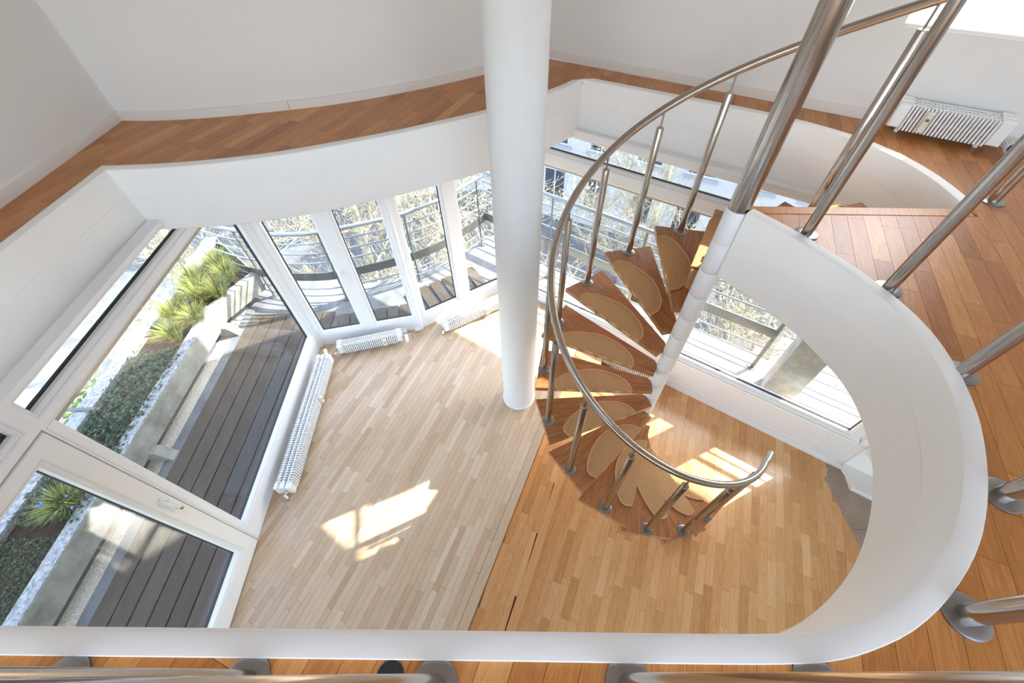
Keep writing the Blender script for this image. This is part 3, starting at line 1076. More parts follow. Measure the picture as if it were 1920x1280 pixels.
# ------------------------------------------------------------------ column
col = MB()
CC = (0.057, 2.250)
col.lathe([(0.156, ZF), (0.156, ZF + 0.01), (0.156, HW)], 48, CC)
column = col.build('column', M['column'], smooth=30)
tag(column, 'thick round white column rising from the pale floor past the gallery', 'column', kind='structure')
MB().lathe([(0.166, ZF + 0.0005), (0.166, ZF + 0.012), (0.160, ZF + 0.018), (0.157, ZF + 0.018)], 48, CC).build('base_collar', M['white'], column, smooth=30)

# ------------------------------------------------------------------ spiral stair
stair = empty('spiral_staircase', (AX[0], AX[1], ZL), 'spiral stair of dark wooden treads with sisal pads around a white core', 'staircase')
zk = lambda k: (-4 - k) * RISE
TT = 0.040
tread_poly = [(0.952, 0.188), (0.945, 0.0), (0.938, -0.213), (0.085, -0.030), (0.050, 0.0), (0.045, 0.098)]


def rounded_mat():
    fa, fb = (0.785, 0.1725), (0.205, 0.1145)       # along the front edge
    pts = [fb, fa, (0.808, 0.135), (0.800, 0.095)]
    a = smooth_path([(0.800, 0.095), (0.745, 0.045), (0.66, 0.0), (0.56, -0.036), (0.47, -0.045), (0.39, -0.032), (0.31, -0.006), (0.245, 0.038)], 4)
    return pts + a[1:] + [(0.222, 0.070)]


tm = MB()
tm.prism(tread_poly, -TT, 0.0, 0.5, bev=0.003)
mat_poly = rounded_mat()
mm = MB()
mm.prism(mat_poly, 0.0, 0.011, bev=0.004)
fa, fb = Vector((0.785, 0.1725)), Vector((0.205, 0.1145))
# the pad folds down over the nosing
mm.hexa([(fb.x, fb.y - 0.004, -0.020), (fa.x, fa.y - 0.004, -0.020), (fa.x - 0.001, fa.y + 0.008, -0.020), (fb.x - 0.001, fb.y + 0.008, -0.020),
         (fb.x, fb.y - 0.004, 0.011), (fa.x, fa.y - 0.004, 0.011), (fa.x - 0.001, fa.y + 0.008, 0.008), (fb.x - 0.001, fb.y + 0.008, 0.008)])
bi = MB()
outl = [(p[0], p[1], 0.010) for p in mat_poly[1:] + [mat_poly[0]]]
bi.tube(outl, 0.0055, 6)
POSTH = 0.9793
RB = 0.90
bm_ = MB()
bm_.lathe([(0.0235, 0.004), (0.0235, POSTH - 0.003), (0.0215, POSTH), (0.004, POSTH)], 20)
pm = MB()
pm.lathe([(0.049, 0.0), (0.049, 0.004), (0.046, 0.006), (0.0235, 0.0065)], 24)
pin = MB()
pin.tube([(0, 0, POSTH - 0.004), (0, 0, POSTH + 0.095)], 0.006, 10)
hub = MB()
hub.lathe([(0.056, -RISE + 0.003), (0.058, -RISE + 0.006), (0.058, -0.004), (0.056, -0.001)], 28)

def tint_mesh(o, t):
    o.data.attributes['tint'].data.foreach_set('value', [t] * len(o.data.polygons))


protos = {}
for k in range(-3, 11):
    th = TH0 + k * DTH
    loc = (AX[0], AX[1], zk(k))
    lx = lambda r, a=0.0: (AX[0] + r * cos(th + a), AX[1] + r * sin(th + a), zk(k))
    if not protos:
        o = tm.build('tread', M['tread'], stair, loc=loc, rz=th)
        mo = mm.build('tread_pad', M['sisal'], o)
        bo = bi.build('pad_binding', M['binding'], None)
        protos = dict(tread=o, pad=mo)
        bo.parent = o
        protos['binding'] = bo
        hb = hub.build('core_segment', M['hub'], stair, smooth=40, loc=loc)
        protos['hub'] = hb
    else:
        o = protos['tread'].copy()
        o.data = protos['tread'].data.copy()
        COL.objects.link(o)
        put(o, stair, loc, th)
        for key in ('pad', 'binding'):
            c = protos[key].copy()
            COL.objects.link(c)
            c.parent = o
        hb = protos['hub'].copy()
        COL.objects.link(hb)
        put(hb, stair, loc)
    tint_mesh(o, random.uniform(0.25, 0.75))
    if k == -3:
        continue
    pl = lx(RB)
    if 'post' not in protos:
        p = bm_.build('baluster', M['steel'], stair, smooth=40, loc=pl)
        q = pm.build('base_plate', M['steel_plate'], p, smooth=40)
        r = pin.build('pin', M['steel'], p, smooth=40)
        protos['post'], protos['plate'], protos['pin'] = p, q, r
    else:
        p = protos['post'].copy()
        COL.objects.link(p)
        put(p, stair, pl)
        for key in ('plate', 'pin'):
            c = protos[key].copy()
            COL.objects.link(c)
            c.parent = p
# remaining core below the last tread and above the first
hub2 = MB()
hub2.lathe([(0.058, ZL + 0.002), (0.058, zk(10) - RISE - 0.001)] if zk(10) - RISE > ZL + 0.004 else [(0.075, ZL), (0.075, ZL + 0.006), (0.058, ZL + 0.007)], 28)
hub2.build('core_foot', M['hub'], stair, smooth=40, loc=(AX[0], AX[1], 0))
hub3 = MB()
hub3.lathe([(0.056, zk(-3) + 0.0), (0.058, zk(-3) + 0.003), (0.058, -0.003), (0.056, 0.0)], 28)
hub3.build('core_segment', M['hub'], stair, smooth=40, loc=(AX[0], AX[1], 0))
RAILTOP = 1.27
nw = MB()
nw.lathe([(0.052, 0.0), (0.052, RAILTOP)], 36)
nw.build('newel_post', M['steel'], stair, smooth=40, loc=(AX[0], AX[1], 0))
# handrail: a helix over the balusters, its lower end curling round and its head running level into the gallery rail
rail = []
kk = -2.75
while kk < 10.26:
    th = TH0 + kk * DTH
    rail.append((AX[0] + RB * cos(th), AX[1] + RB * sin(th), (-4 - kk) * RISE + POSTH + 0.112))
    kk += 0.1
last = rail[-1]
for j in range(1, 7):
    th = TH0 + (10.2 + j * 0.075) * DTH
    rail.append((AX[0] + (RB + 0.004 * j) * cos(th), AX[1] + (RB + 0.004 * j) * sin(th), last[2] - 0.012 * j + 0.0))
RP = (2.392, 1.749)
rail = [(RP[0], RP[1], RAILTOP), (2.30, 1.83, RAILTOP - 0.03), (2.19, 1.92, RAILTOP - 0.10)] + [r for r in rail if r[2] < RAILTOP - 0.13]
MB().tube(smooth_path(rail, 2), 0.0225, 14).build('handrail', M['steel'], stair, smooth=50)

# ------------------------------------------------------------------ gallery balustrade
bal = empty('balustrade', (0.6, 0.0, 0.0), 'brushed steel balustrade posts standing along the near and right rim of the opening', 'balustrade')
spots = [(1.366, 1.532), (1.514, 1.159), (1.508, 0.748), (1.332, 0.347), (1.035, 0.080), (0.634, -0.036), (0.231, -0.027), (-0.188, -0.020), (-0.603, -0.004), (-1.009, 0.006),
         (-1.42, 0.016), (-1.83, 0.028), (-2.25, 0.040), (2.392, 1.749)]
gp = MB()
gp.lathe([(0.0225, 0.004), (0.0225, RAILTOP)], 24)
gpl = MB()
gpl.lathe([(0.0505, 0.0), (0.0505, 0.005), (0.047, 0.007), (0.0225, 0.0075)], 32)
for i, (x, y) in enumerate(spots):
    if i == 0:
        p0 = gp.build('gallery_baluster', M['steel'], bal, smooth=40, loc=(x, y, 0))
        q0 = gpl.build('base_plate', M['steel_plate'], p0, smooth=40)
    else:
        p = p0.copy()
        COL.objects.link(p)
        put(p, bal, (x, y, 0))
        q = q0.copy()
        COL.objects.link(q)
        q.parent = p
gr = [(x, y, RAILTOP) for x, y in [(-2.6, 0.045)] + spots[:-1][::-1]] + [(AX[0], AX[1], RAILTOP)]
MB().tube(smooth_path(gr, 5), 0.0225, 14).build('gallery_handrail', M['steel'], bal, smooth=50)
sock = MB()
sock.lathe([(0.030, 0.0), (0.030, 0.004), (0.026, 0.007), (0.020, 0.007), (0.018, 0.003), (0.004, 0.003)], 24, (-0.288, -0.002))
tag(sock.build('floor_stop', M['gasket'], smooth=40), 'small black round cap on the oak floor between two steel posts', 'floor cap')


# ------------------------------------------------------------------ radiators
def radiator(name, fr, s0, s1, n0, n1, z0, z1, label, pitch, slats, meter=None, valve='end', group='low white convector radiators'):
    """long low convector: a row of fins between end caps, flow tubes on top, heat meter and valve"""
    t = empty(name, fr.pt((s0 + s1) / 2, (n0 + n1) / 2, z0), label, 'radiator', group)
    cap = 0.055 if s1 - s0 > 0.6 else 0.062
    dn = n1 - n0
    for a, b in ((s0, s0 + cap), (s1 - cap, s1)):
        # every end is three flat boxes, one per row of tubes
        for q0, q1, h in ((0.66, 1.0, 0.004), (0.30, 0.56, 0.007), (0.0, 0.22, 0.007)):
            MB().fbox(fr, a, b, n0 + dn * q0, n0 + dn * q1, z0 + 0.01, z1 + h, ch=0.005).build('end_cap', M['radiator'], t)
    tb = MB()
    for q in (0.14, 0.44, 0.72):
        n = n0 + dn * q
        tb.fbox(fr, s0 + cap - 0.005, s1 - cap + 0.005, n - 0.004, n + 0.004, z1 - 0.012, z1 + 0.001)
        tb.tube([fr.pt(s0 + cap - 0.01, n, z0 + 0.05), fr.pt(s1 - cap + 0.01, n, z0 + 0.05)], 0.012, 8)
    tb.build('flow_tubes', M['radiator'], t)
    cnt = int((s1 - s0 - 2 * cap) / pitch)
    sl, fin = MB(), MB()
    fin.fbox(fr, -pitch * 0.31, pitch * 0.31, n1 - 0.012, n1, z0, z1 + 0.001, ch=0.002)
    first = None
    for i in range(cnt):
        s = s0 + cap + (i + 0.5) * (s1 - s0 - 2 * cap) / cnt
        w = pitch * 0.22
        # folded web of the fin: slim plates between the tube rows, open in between
        for q0, q1 in ((0.0, 0.28), (0.36, 0.60), (0.66, 0.92)):
            sl.fbox(fr, s - w, s + w, n0 + dn * q0, n0 + dn * q1, z1 - 0.022, z1 - 0.002)
        sl.fbox(fr, s - 0.0012, s + 0.0012, n0 + 0.006, n1 - 0.012, z0, z1 - 0.02)
        if slats:
            dx, dy = fr.d[0] * s, fr.d[1] * s
            if first is None:
                first = fin.build('front_slat', M['radiator'], t, loc=(dx, dy, 0))
            else:
                c = first.copy()
                COL.objects.link(c)
                put(c, t, (dx, dy, 0))
        else:
            sl.fbox(fr, s - pitch * 0.26, s + pitch * 0.26, n1 - 0.008, n1, z0, z1 + 0.001)
    o = sl.build('fins', M['radiator'], t)
    o['kind'] = 'stuff'
    for s in (s0 + cap + 0.01, s1 - cap - 0.01):
        MB().fbox(fr, s - 0.01, s + 0.01, n0 + (n1 - n0) * 0.25, n0 + (n1 - n0) * 0.5, z0 - 0.035, z0 + 0.02).build('foot_bracket', M['radiator'], t)
    if meter is not None:
        mtr = MB().fbox(fr, meter - 0.019, meter + 0.019, n1, n1 + 0.026, z0 + 0.012, z1 - 0.01, ch=0.006)
        m_ = mtr.build('heat_meter', M['ivory'], t)
        MB().fbox(fr, meter - 0.009, meter + 0.009, n1 + 0.0255, n1 + 0.0268, z1 - 0.055, z1 - 0.04).build('display', M['grey_plastic'], m_)
    return t


def valve(t, pts, knob, r=0.019, black=False):
    v = MB()
    v.tube(pts, 0.0085, 10)
    v.tube([pts[0], tuple(Vector(pts[0]) * 0.4 + Vector(pts[1]) * 0.6)], 0.014, 10)
    v.build('valve_pipe', M['chrome'], t, smooth=50)
    a, b = Vector(knob[0]), Vector(knob[1])
    k = MB()
    k.tube([a, a + (b - a) * 0.35, a + (b - a) * 0.4, b], r, 16, r2=r * 0.85)
    ko = k.build('thermostat_knob', M['radiator'], t, smooth=40)
    return ko


RLh = (ZF + 0.035, ZF + 0.155)
# along the left glazing: FL s runs towards the camera
r1 = radiator('convector_radiator', FL, 0.262, 1.735, 0.085, 0.232, RLh[0], RLh[1], 'longest low white convector radiator along the left glazed wall', 0.0222, False, meter=0.80)
valve(r1, [FL.pt(1.735, 0.17, ZF + 0.09), FL.pt(1.775, 0.17, ZF + 0.09), FL.pt(1.79, 0.17, ZF + 0.04), FL.pt(1.79, 0.17, ZF)], (FL.pt(1.775, 0.17, ZF + 0.095), FL.pt(1.80, 0.205, ZF + 0.10)), 0.012)
valve(r1, [FL.pt(0.262, 0.17, ZF + 0.12), FL.pt(0.235, 0.17, ZF + 0.12), FL.pt(0.23, 0.16, ZF + 0.05), FL.pt(0.23, 0.16, ZF)], (FL.pt(0.25, 0.17, ZF + 0.125), FL.pt(0.185, 0.15, ZF + 0.15)), 0.021)
FBr = Fr((-1.961, 2.843), (0.69, 0.165), (0, -1))
r2 = radiator('convector_radiator.001', FBr, 0.0, 0.715, -0.105, 0.0, RLh[0], RLh[1], 'short low radiator under the first two back casements', 0.0222, False, meter=0.52)
valve(r2, [FBr.pt(0.715, -0.04, ZF + 0.10), FBr.pt(0.76, -0.04, ZF + 0.10), FBr.pt(0.81, -0.035, ZF + 0.10), FBr.pt(0.83, -0.035, ZF + 0.06), FBr.pt(0.83, -0.035, ZF)], (FBr.pt(0.765, -0.03, ZF + 0.10), FBr.pt(0.768, 0.055, ZF + 0.085)), 0.021)
valve(r2, [FBr.pt(0.0, -0.03, ZF + 0.05), FBr.pt(-0.05, -0.03, ZF + 0.05), FBr.pt(-0.06, -0.03, ZF)], (FBr.pt(-0.03, -0.03, ZF + 0.05), FBr.pt(-0.055, -0.0, ZF + 0.055)), 0.012)
FBc = Fr((-0.778, 3.128), (0.621, 0.361), (0.3, -1))
r3 = radiator('convector_radiator.002', FBc, 0.0, 1.02, -0.13, 0.0, RLh[0], RLh[1], 'low radiator under the third back casement running behind the column', 0.0222, False, meter=0.56)
valve(r3, [FBc.pt(0.0, -0.03, ZF + 0.06), FBc.pt(-0.03, -0.02, ZF + 0.06), FBc.pt(-0.035, -0.01, ZF)], (FBc.pt(-0.02, -0.02, ZF + 0.06), FBc.pt(-0.045, 0.015, ZF + 0.06)), 0.012)
r4 = radiator('convector_radiator.003', FR, -0.80, -0.16, 0.075, 0.18, ZL + 0.06, ZL + 0.24, 'radiator half hidden behind the spiral stair below the right window', 0.0222, False)
valve(r4, [FR.pt(-0.16, 0.13, ZL + 0.12), FR.pt(-0.11, 0.13, ZL + 0.12), FR.pt(-0.10, 0.12, ZL + 0.05), FR.pt(-0.10, 0.12, ZL)], (FR.pt(-0.115, 0.13, ZL + 0.12), FR.pt(-0.09, 0.21, ZL + 0.11)), 0.022)
valve(r4, [FR.pt(-0.80, 0.13, ZL + 0.12), FR.pt(-0.85, 0.13, ZL + 0.12), FR.pt(-0.86, 0.12, ZL)], (FR.pt(-0.84, 0.13, ZL + 0.12), FR.pt(-0.86, 0.19, ZL + 0.12)), 0.018)
r5 = radiator('convector_radiator.004', WR, 2.352, 2.886, 0.035, 0.180, 0.035, 0.165, 'white finned radiator on the gallery below the upper window', 0.0178, True, meter=2.515)
kn = valve(r5, [WR.pt(2.886, 0.10, 0.06), WR.pt(2.93, 0.09, 0.06), WR.pt(2.95, 0.06, 0.05), WR.pt(2.95, 0.05, 0.0)], (WR.pt(2.93, 0.095, 0.06), WR.pt(2.945, 0.175, 0.055)), 0.030)
rib = MB()
a, b = Vector(WR.pt(2.93, 0.095, 0.06)), Vector(WR.pt(2.945, 0.175, 0.055))
ax_ = (b - a).normalized()
xx = ax_.cross(Vector((0, 0, 1))).normalized()
yy = xx.cross(ax_)
for i in range(18):
    g = 2 * pi * i / 18
    o_ = (xx * cos(g) + yy * sin(g)) * 0.031
    rib.tube([a + o_ + (b - a) * 0.3, a + o_ + (b - a) * 0.98], 0.003, 5)
rib.build('knob_ribs', M['radiator'], kn)
MB().tube([b - ax_ * 0.004, b + ax_ * 0.002], 0.023, 18).build('knob_cap', M['gasket'], kn)

# ------------------------------------------------------------------ white open end shelf on the tiles
shelf = empty('end_shelf', (3.45, 1.25, ZL), 'white open shelf unit with clipped corners on the grey tiles', 'shelf')
SA = [(3.270, 1.545), (3.205, 1.468), (3.232, 1.283), (3.90, 0.815), (3.90, 1.10)]
for z in (ZL + 0.10, ZL + 0.455, ZL + 0.81, ZL + 1.165):
    MB().prism(SA, z, z + 0.018, bev=0.002).build('shelf_board', M['white'], shelf)
MB().prism([(3.270, 1.545), (3.262, 1.535), (3.88, 1.096), (3.90, 1.10)], ZL + 0.118, ZL + 1.17).build('back_panel', M['white'], shelf)
MB().prism([(3.45, 1.130), (3.462, 1.122), (3.58, 1.30), (3.568, 1.31)], ZL + 0.118, ZL + 1.165).build('divider', M['white'], shelf)
MB().prism([(3.300, 1.50), (3.262, 1.315), (3.88, 0.88), (3.88, 1.09)], ZL + 0.002, ZL + 0.10).build('plinth', M['white'], shelf)

# ------------------------------------------------------------------ terrace outside the left wall
deck = MB()
deck.box(-3.62, -2.24, -0.7, 4.3, ZD - 0.2, ZD - 0.03)
deck.prism([(-3.4, 2.9), (-2.2, 3.05), (-1.0, 3.3), (0.3, 4.0), (-0.2, 5.2), (-0.9, 4.6), (-1.7, 4.2), (-2.6, 4.05), (-3.4, 4.3)], ZD - 0.2, ZD - 0.031)
deck_o = structure(deck.build('terrace', M['slab']), 'terrace slab outside the glazed walls')
for i in range(7):
    x0 = -3.300 + i * 0.152
    b = MB().box(x0, x0 + 0.139, -0.7, 3.60 if i < 2 else 3.62, ZD - 0.025, ZD, random.uniform(0.2, 0.75))
    b.build('deck_board', M['deck'], deck_o)
# boards of the back terrace run out from the back wall
rail_plan = [(-3.9, 4.28), (-3.40, 4.05), (-3.02, 3.93), (-2.71, 3.865), (-2.40, 3.85), (-2.18, 3.87), (-1.96, 3.93), (-1.56, 4.06), (-1.24, 4.20), (-0.88, 4.44), (-0.62, 4.70), (-0.34, 5.02)]
for i in range(13):
    u = -2.02 + i * 0.15
    if u < -1.05:
        base = FB1.pt((u + 2.24) / 0.981, -0.10, 0)
        dv = (-0.192, 0.981)
    else:
        base = FB2.pt((u + 1.09) / 0.855, -0.10, 0)
        dv = (-0.51, 0.86)
    f = Fr((base[0], base[1]), dv, (1, 0))
    ln = 0.42 if u < -1.05 else 0.62
    MB().fbox(f, 0.0, ln, -0.068, 0.068, ZD - 0.025, ZD + 0.001, random.uniform(0.3, 0.8)).build('deck_board', M['deck'], deck_o)
MB().box(-3.405, -3.305, -0.7, 3.75, ZD - 0.03, ZD - 0.004).build('edge_slab', M['slab'], deck_o)
MB().box(-3.56, -3.408, -0.7, 3.75, ZD - 0.03, ZD - 0.020).build('gravel_strip', M['gravel'], deck_o)
# side balcony on the right
sb = MB()
sb.fbox(FR, -2.9, 3.2, -0.86, -0.14, ZR - 0.2, ZR)
structure(sb.build('balcony', M['paleslab']), 'pale side balcony slab outside the right window')
ub = MB()
ub.fbox(FR, -2.6, 3.2, -1.07, -0.33, -0.36, -0.12)
structure(ub.build('balcony_upper', M['paleslab']), 'balcony slab of the upper storey over the side balcony')
pier = MB()
pier.fbox(Fr((0, 0), (0.811, -0.585), (-1, -1)), 0.83, 1.12, -3.74, -3.47, ZR, -0.361)
structure(pier.build('pier', M['pier']), 'square board-marked concrete pier standing on the side balcony')

# planter trough
plt_ = empty('planter', (-3.8, 2.0, ZD), 'long raised concrete planter trough along the terrace', 'planter')
ZP = -2.20
pw_ = MB()
pw_.hexa([(-3.52, -0.8, ZD + 0.10), (-3.48, -0.8, ZD + 0.10), (-3.48, 3.42, ZD + 0.10), (-3.52, 3.42, ZD + 0.10),
          (-3.575, -0.8, ZP), (-3.465, -0.8, ZP), (-3.465, 3.42, ZP), (-3.575, 3.42, ZP)])
pw_.hexa([(-3.52, 3.42, ZD + 0.10), (-3.48, 3.42, ZD + 0.10), (-3.20, 3.98, ZD + 0.10), (-3.24, 4.0, ZD + 0.10),
          (-3.575, 3.42, ZP), (-3.465, 3.42, ZP), (-3.18, 3.98, ZP), (-3.28, 4.02, ZP)])
pw_.hexa([(-3.28, 4.02, ZD + 0.1), (-3.20, 3.95, ZD + 0.1), (-4.10, 4.75, ZD + 0.1), (-4.18, 4.82, ZD + 0.1),
          (-3.28, 4.02, ZP), (-3.18, 3.95, ZP), (-4.07, 4.75, ZP), (-4.18, 4.84, ZP)])
pw_.box(-4.1, -3.55, -0.8, 3.6, ZD + 0.08, ZD + 0.14)
pw_.build('trough', M['concrete'], plt_, recalc=True)
cu = MB()
cu.box(-3.578, -3.470, -0.8, 3.40, ZP - 0.004, ZP + 0.012)
cu.build('near_coping', M['curb'], plt_)
cu = MB()
cu.box(-4.20, -4.055, -0.8, 4.75, ZD, ZP + 0.012)
cu.build('far_coping', M['curb'], plt_)
so = MB()
so.prism([(-3.56, -0.8), (-3.56, 3.42), (-3.27, 3.96), (-4.06, 4.70), (-4.06, -0.8)], ZP - 0.12, ZP - 0.05)
so.build('soil', M['soil'], plt_)
br = MB()
for y in (1.72, 3.30, -0.3):
    br.hexa([(-3.55, y - 0.05, ZD - 0.02), (-3.31, y - 0.05, ZD - 0.02), (-3.31, y + 0.05, ZD - 0.02), (-3.55, y + 0.05, ZD - 0.02),
             (-3.55, y - 0.05, ZD + 0.13), (-3.42, y - 0.05, ZD + 0.13), (-3.42, y + 0.05, ZD + 0.13), (-3.55, y + 0.05, ZD + 0.13)])
br.build('bracket', M['concrete'], plt_)
pb = MB()
pb.box(-4.35, -3.95, 2.02, 2.05, ZP + 0.01, ZP + 0.03)
pb.build('tie_bar', M['galvdark'], plt_)


def leaves(n, area, z, size, spread_z, mat, name, label, cat=None, tilt=0.8):
    mb = MB()
    for _ in range(n):
        x, y = area()
        zz = z + random.random() ** 1.5 * spread_z
        s = size * random.uniform(0.6, 1.3)
        a = random.uniform(0, 2 * pi)
        tl_ = random.uniform(-tilt, tilt)
        ux = Vector((cos(a), sin(a), sin(tl_) * 0.6)).normalized()
        uy = Vector((-sin(a), cos(a), random.uniform(-0.5, 0.5))).normalized()
        c = Vector((x, y, zz))
        pts = [c - ux * s, c - uy * s * 0.55 + ux * 0.1 * s, c + ux * s * 1.1, c + uy * s * 0.55 + ux * 0.1 * s]
        mb.add(pts, [(0, 1, 2), (0, 2, 3)], random.random())
    o = mb.build(name, mat)
    return tag(o, label, cat, kind='stuff')


def strip_area(x0, x1, y0, y1):
    return lambda: (random.uniform(x0, x1), random.uniform(y0, y1))


leaves(4200, strip_area(-4.04, -3.50, 1.0, 2.75), ZP - 0.05, 0.020, 0.10, M['ivy'], 'ivy', 'dark green ivy covering the soil in the planter', 'ivy')
leaves(3600, strip_area(-4.04, -3.58, -0.6, 0.90), ZP - 0.05, 0.011, 0.06, M['ivy'], 'ground_cover', 'low green ground cover in the planter outside the door', 'ground cover')


def tuft(name, x, y, z, n, h, r, label, group=None, flowers=0, lean=(0, 0)):
    t = empty(name, (x, y, z), label, 'grass', group)
    mb = MB()
    for _ in range(n):
        a = random.uniform(0, 2 * pi)
        rr = r * 0.35 * sqrt(random.random())
        b = Vector((x + rr * cos(a), y + rr * sin(a), z))
        L = h * random.uniform(0.6, 1.15)
        out = random.uniform(0.2, 1.0) * r
        tip = b + Vector((cos(a) * out + lean[0] * L, sin(a) * out + lean[1] * L, L))
        mid = (b + tip) / 2 + Vector((-cos(a) * out * 0.15, -sin(a) * out * 0.15, L * 0.18))
        w = Vector((-sin(a), cos(a), 0)) * random.uniform(0.0022, 0.0042)
        mb.add([b - w, b + w, mid + w * 0.9, mid - w * 0.9, tip], [(0, 1, 2, 3), (3, 2, 4)], random.random())
    o = mb.build('blades', M['grass'], t)
    o['kind'] = 'stuff'
    if flowers:
        fm = MB()
        for _ in range(flowers):
            a = random.uniform(0, 2 * pi)
            rr = r * random.uniform(0.3, 1.0)
            c = (x + rr * cos(a), y + rr * sin(a), z + h * random.uniform(0.6, 1.0))
            fm.lathe([(0.002, c[2] - 0.012), (0.011, c[2] - 0.002), (0.008, c[2] + 0.008), (0.002, c[2] + 0.014)], 7, (c[0], c[1]))
        fm.build('flower_heads', M['flower'], t)
    return t


tuft('grass_tuft', -3.72, 1.16, ZP - 0.06, 420, 0.17, 0.20, 'green grass tuft with blue flowers outside the terrace door', flowers=9)
gs = [(-3.74, 2.95, 0.24, 0.2), (-3.84, 3.25, 0.30, 0.22), (-3.60, 3.20, 0.24, 0.18), (-3.70, 3.55, 0.32, 0.24), (-3.52, 3.62, 0.28, 0.2), (-3.88, 3.80, 0.3, 0.24), (-3.55, 3.92, 0.26, 0.2), (-3.75, 4.15, 0.28, 0.22)]
for i, (x, y, h, r) in enumerate(gs):
    tuft('grass_tuft.%03d' % (i + 1), x, y, ZP - 0.06, 420, h, r, 'sunlit yellow green grass tuft in the far end of the planter', 'grass tufts at the far end of the planter', lean=(0.15, -0.1))


# ------------------------------------------------------------------ terrace railing
def railing(name, plan, ztop, zfoot, bars, plate, posts, label, group=None):
    t = empty(name, (plan[len(plan) // 2][0], plan[len(plan) // 2][1], zfoot), label, 'railing', group)
    sm = smooth_path(plan, 4)
    MB().tube([(x, y, ztop) for x, y in sm], 0.024, 10).build('top_rail', M['galv'], t, smooth=50)
    for z in bars:
        MB().tube([(x, y, z) for x, y in sm], 0.010, 8).build('bar', M['galv'], t, smooth=50)
    MB().sweep(sm, [(-0.006, plate[0]), (0.006, plate[0]), (0.006, plate[1]), (-0.006, plate[1]), (-0.006, plate[0])]).build('flat_band', M['galvdark'], t, smooth=40)
    for (x, y) in posts:
        p = MB()
        p.box(x - 0.008, x + 0.008, y - 0.02, y + 0.02, zfoot, ztop - 0.01)
        p.box(x - 0.04, x + 0.04, y - 0.04, y + 0.04, zfoot, zfoot + 0.008)
        p.build('rail_post', M['galvdark'], t)
    return t


railing('terrace_railing', rail_plan, -1.55, ZD - 0.03, [-1.69, -1.83, -1.97, -2.38, -2.50], (-2.24, -2.12),
        [(-3.15, 3.965), (-2.16, 3.875), (-1.24, 4.20), (-0.41, 4.94)], 'curved galvanised railing around the back terrace')
off = lambda s, n: FR.pt(s, -(n - 3.165), 0)[:2]
railing('balcony_railing', [(-0.34, 5.02), off(-2.6, 3.86), off(-1.2, 3.83), off(0.0, 3.82), off(0.72, 3.82)], -1.48, ZR, [-1.62, -1.75, -1.91, -2.38, -2.53, -2.69], (-2.21, -2.09),
        [off(-2.1, 3.85), off(-0.9, 3.83), off(0.70, 3.82)], 'straight galvanised railing of the side balcony left of the concrete pier')
railing('balcony_railing.001', [off(1.14, 3.82), off(2.0, 3.82), off(3.1, 3.82)], -1.48, ZR, [-1.62, -1.75, -1.91, -2.38, -2.53, -2.69], (-2.21, -2.09),
        [off(1.16, 3.82), off(2.1, 3.82)], 'straight galvanised railing of the side balcony right of the concrete pier')

# ------------------------------------------------------------------ street, trees, buildings
ZG = -12.0
gnd = MB()
gnd.box(-60, 70, 5.2, 90, ZG - 0.3, ZG)
gnd.box(-60, -2.9, -40, 5.2, ZG - 0.3, ZG)
gnd.box(3.2, 70, -40, 5.2, ZG - 0.3, ZG)
structure(gnd.build('ground', M['ground']), 'grey street far below the terrace')
pv = MB()
pv.box(-14, 16, 6.5, 10.5, ZG, ZG + 0.10)
structure(pv.build('pavement', M['paving']), 'pale pavement strip along the house')
bp = MB()
bp.box(4.0, 15, 1.5, 7.6, ZG, ZG + 0.12)
structure(bp.build('forecourt', M['brickpave']), 'brick forecourt below the side balcony')


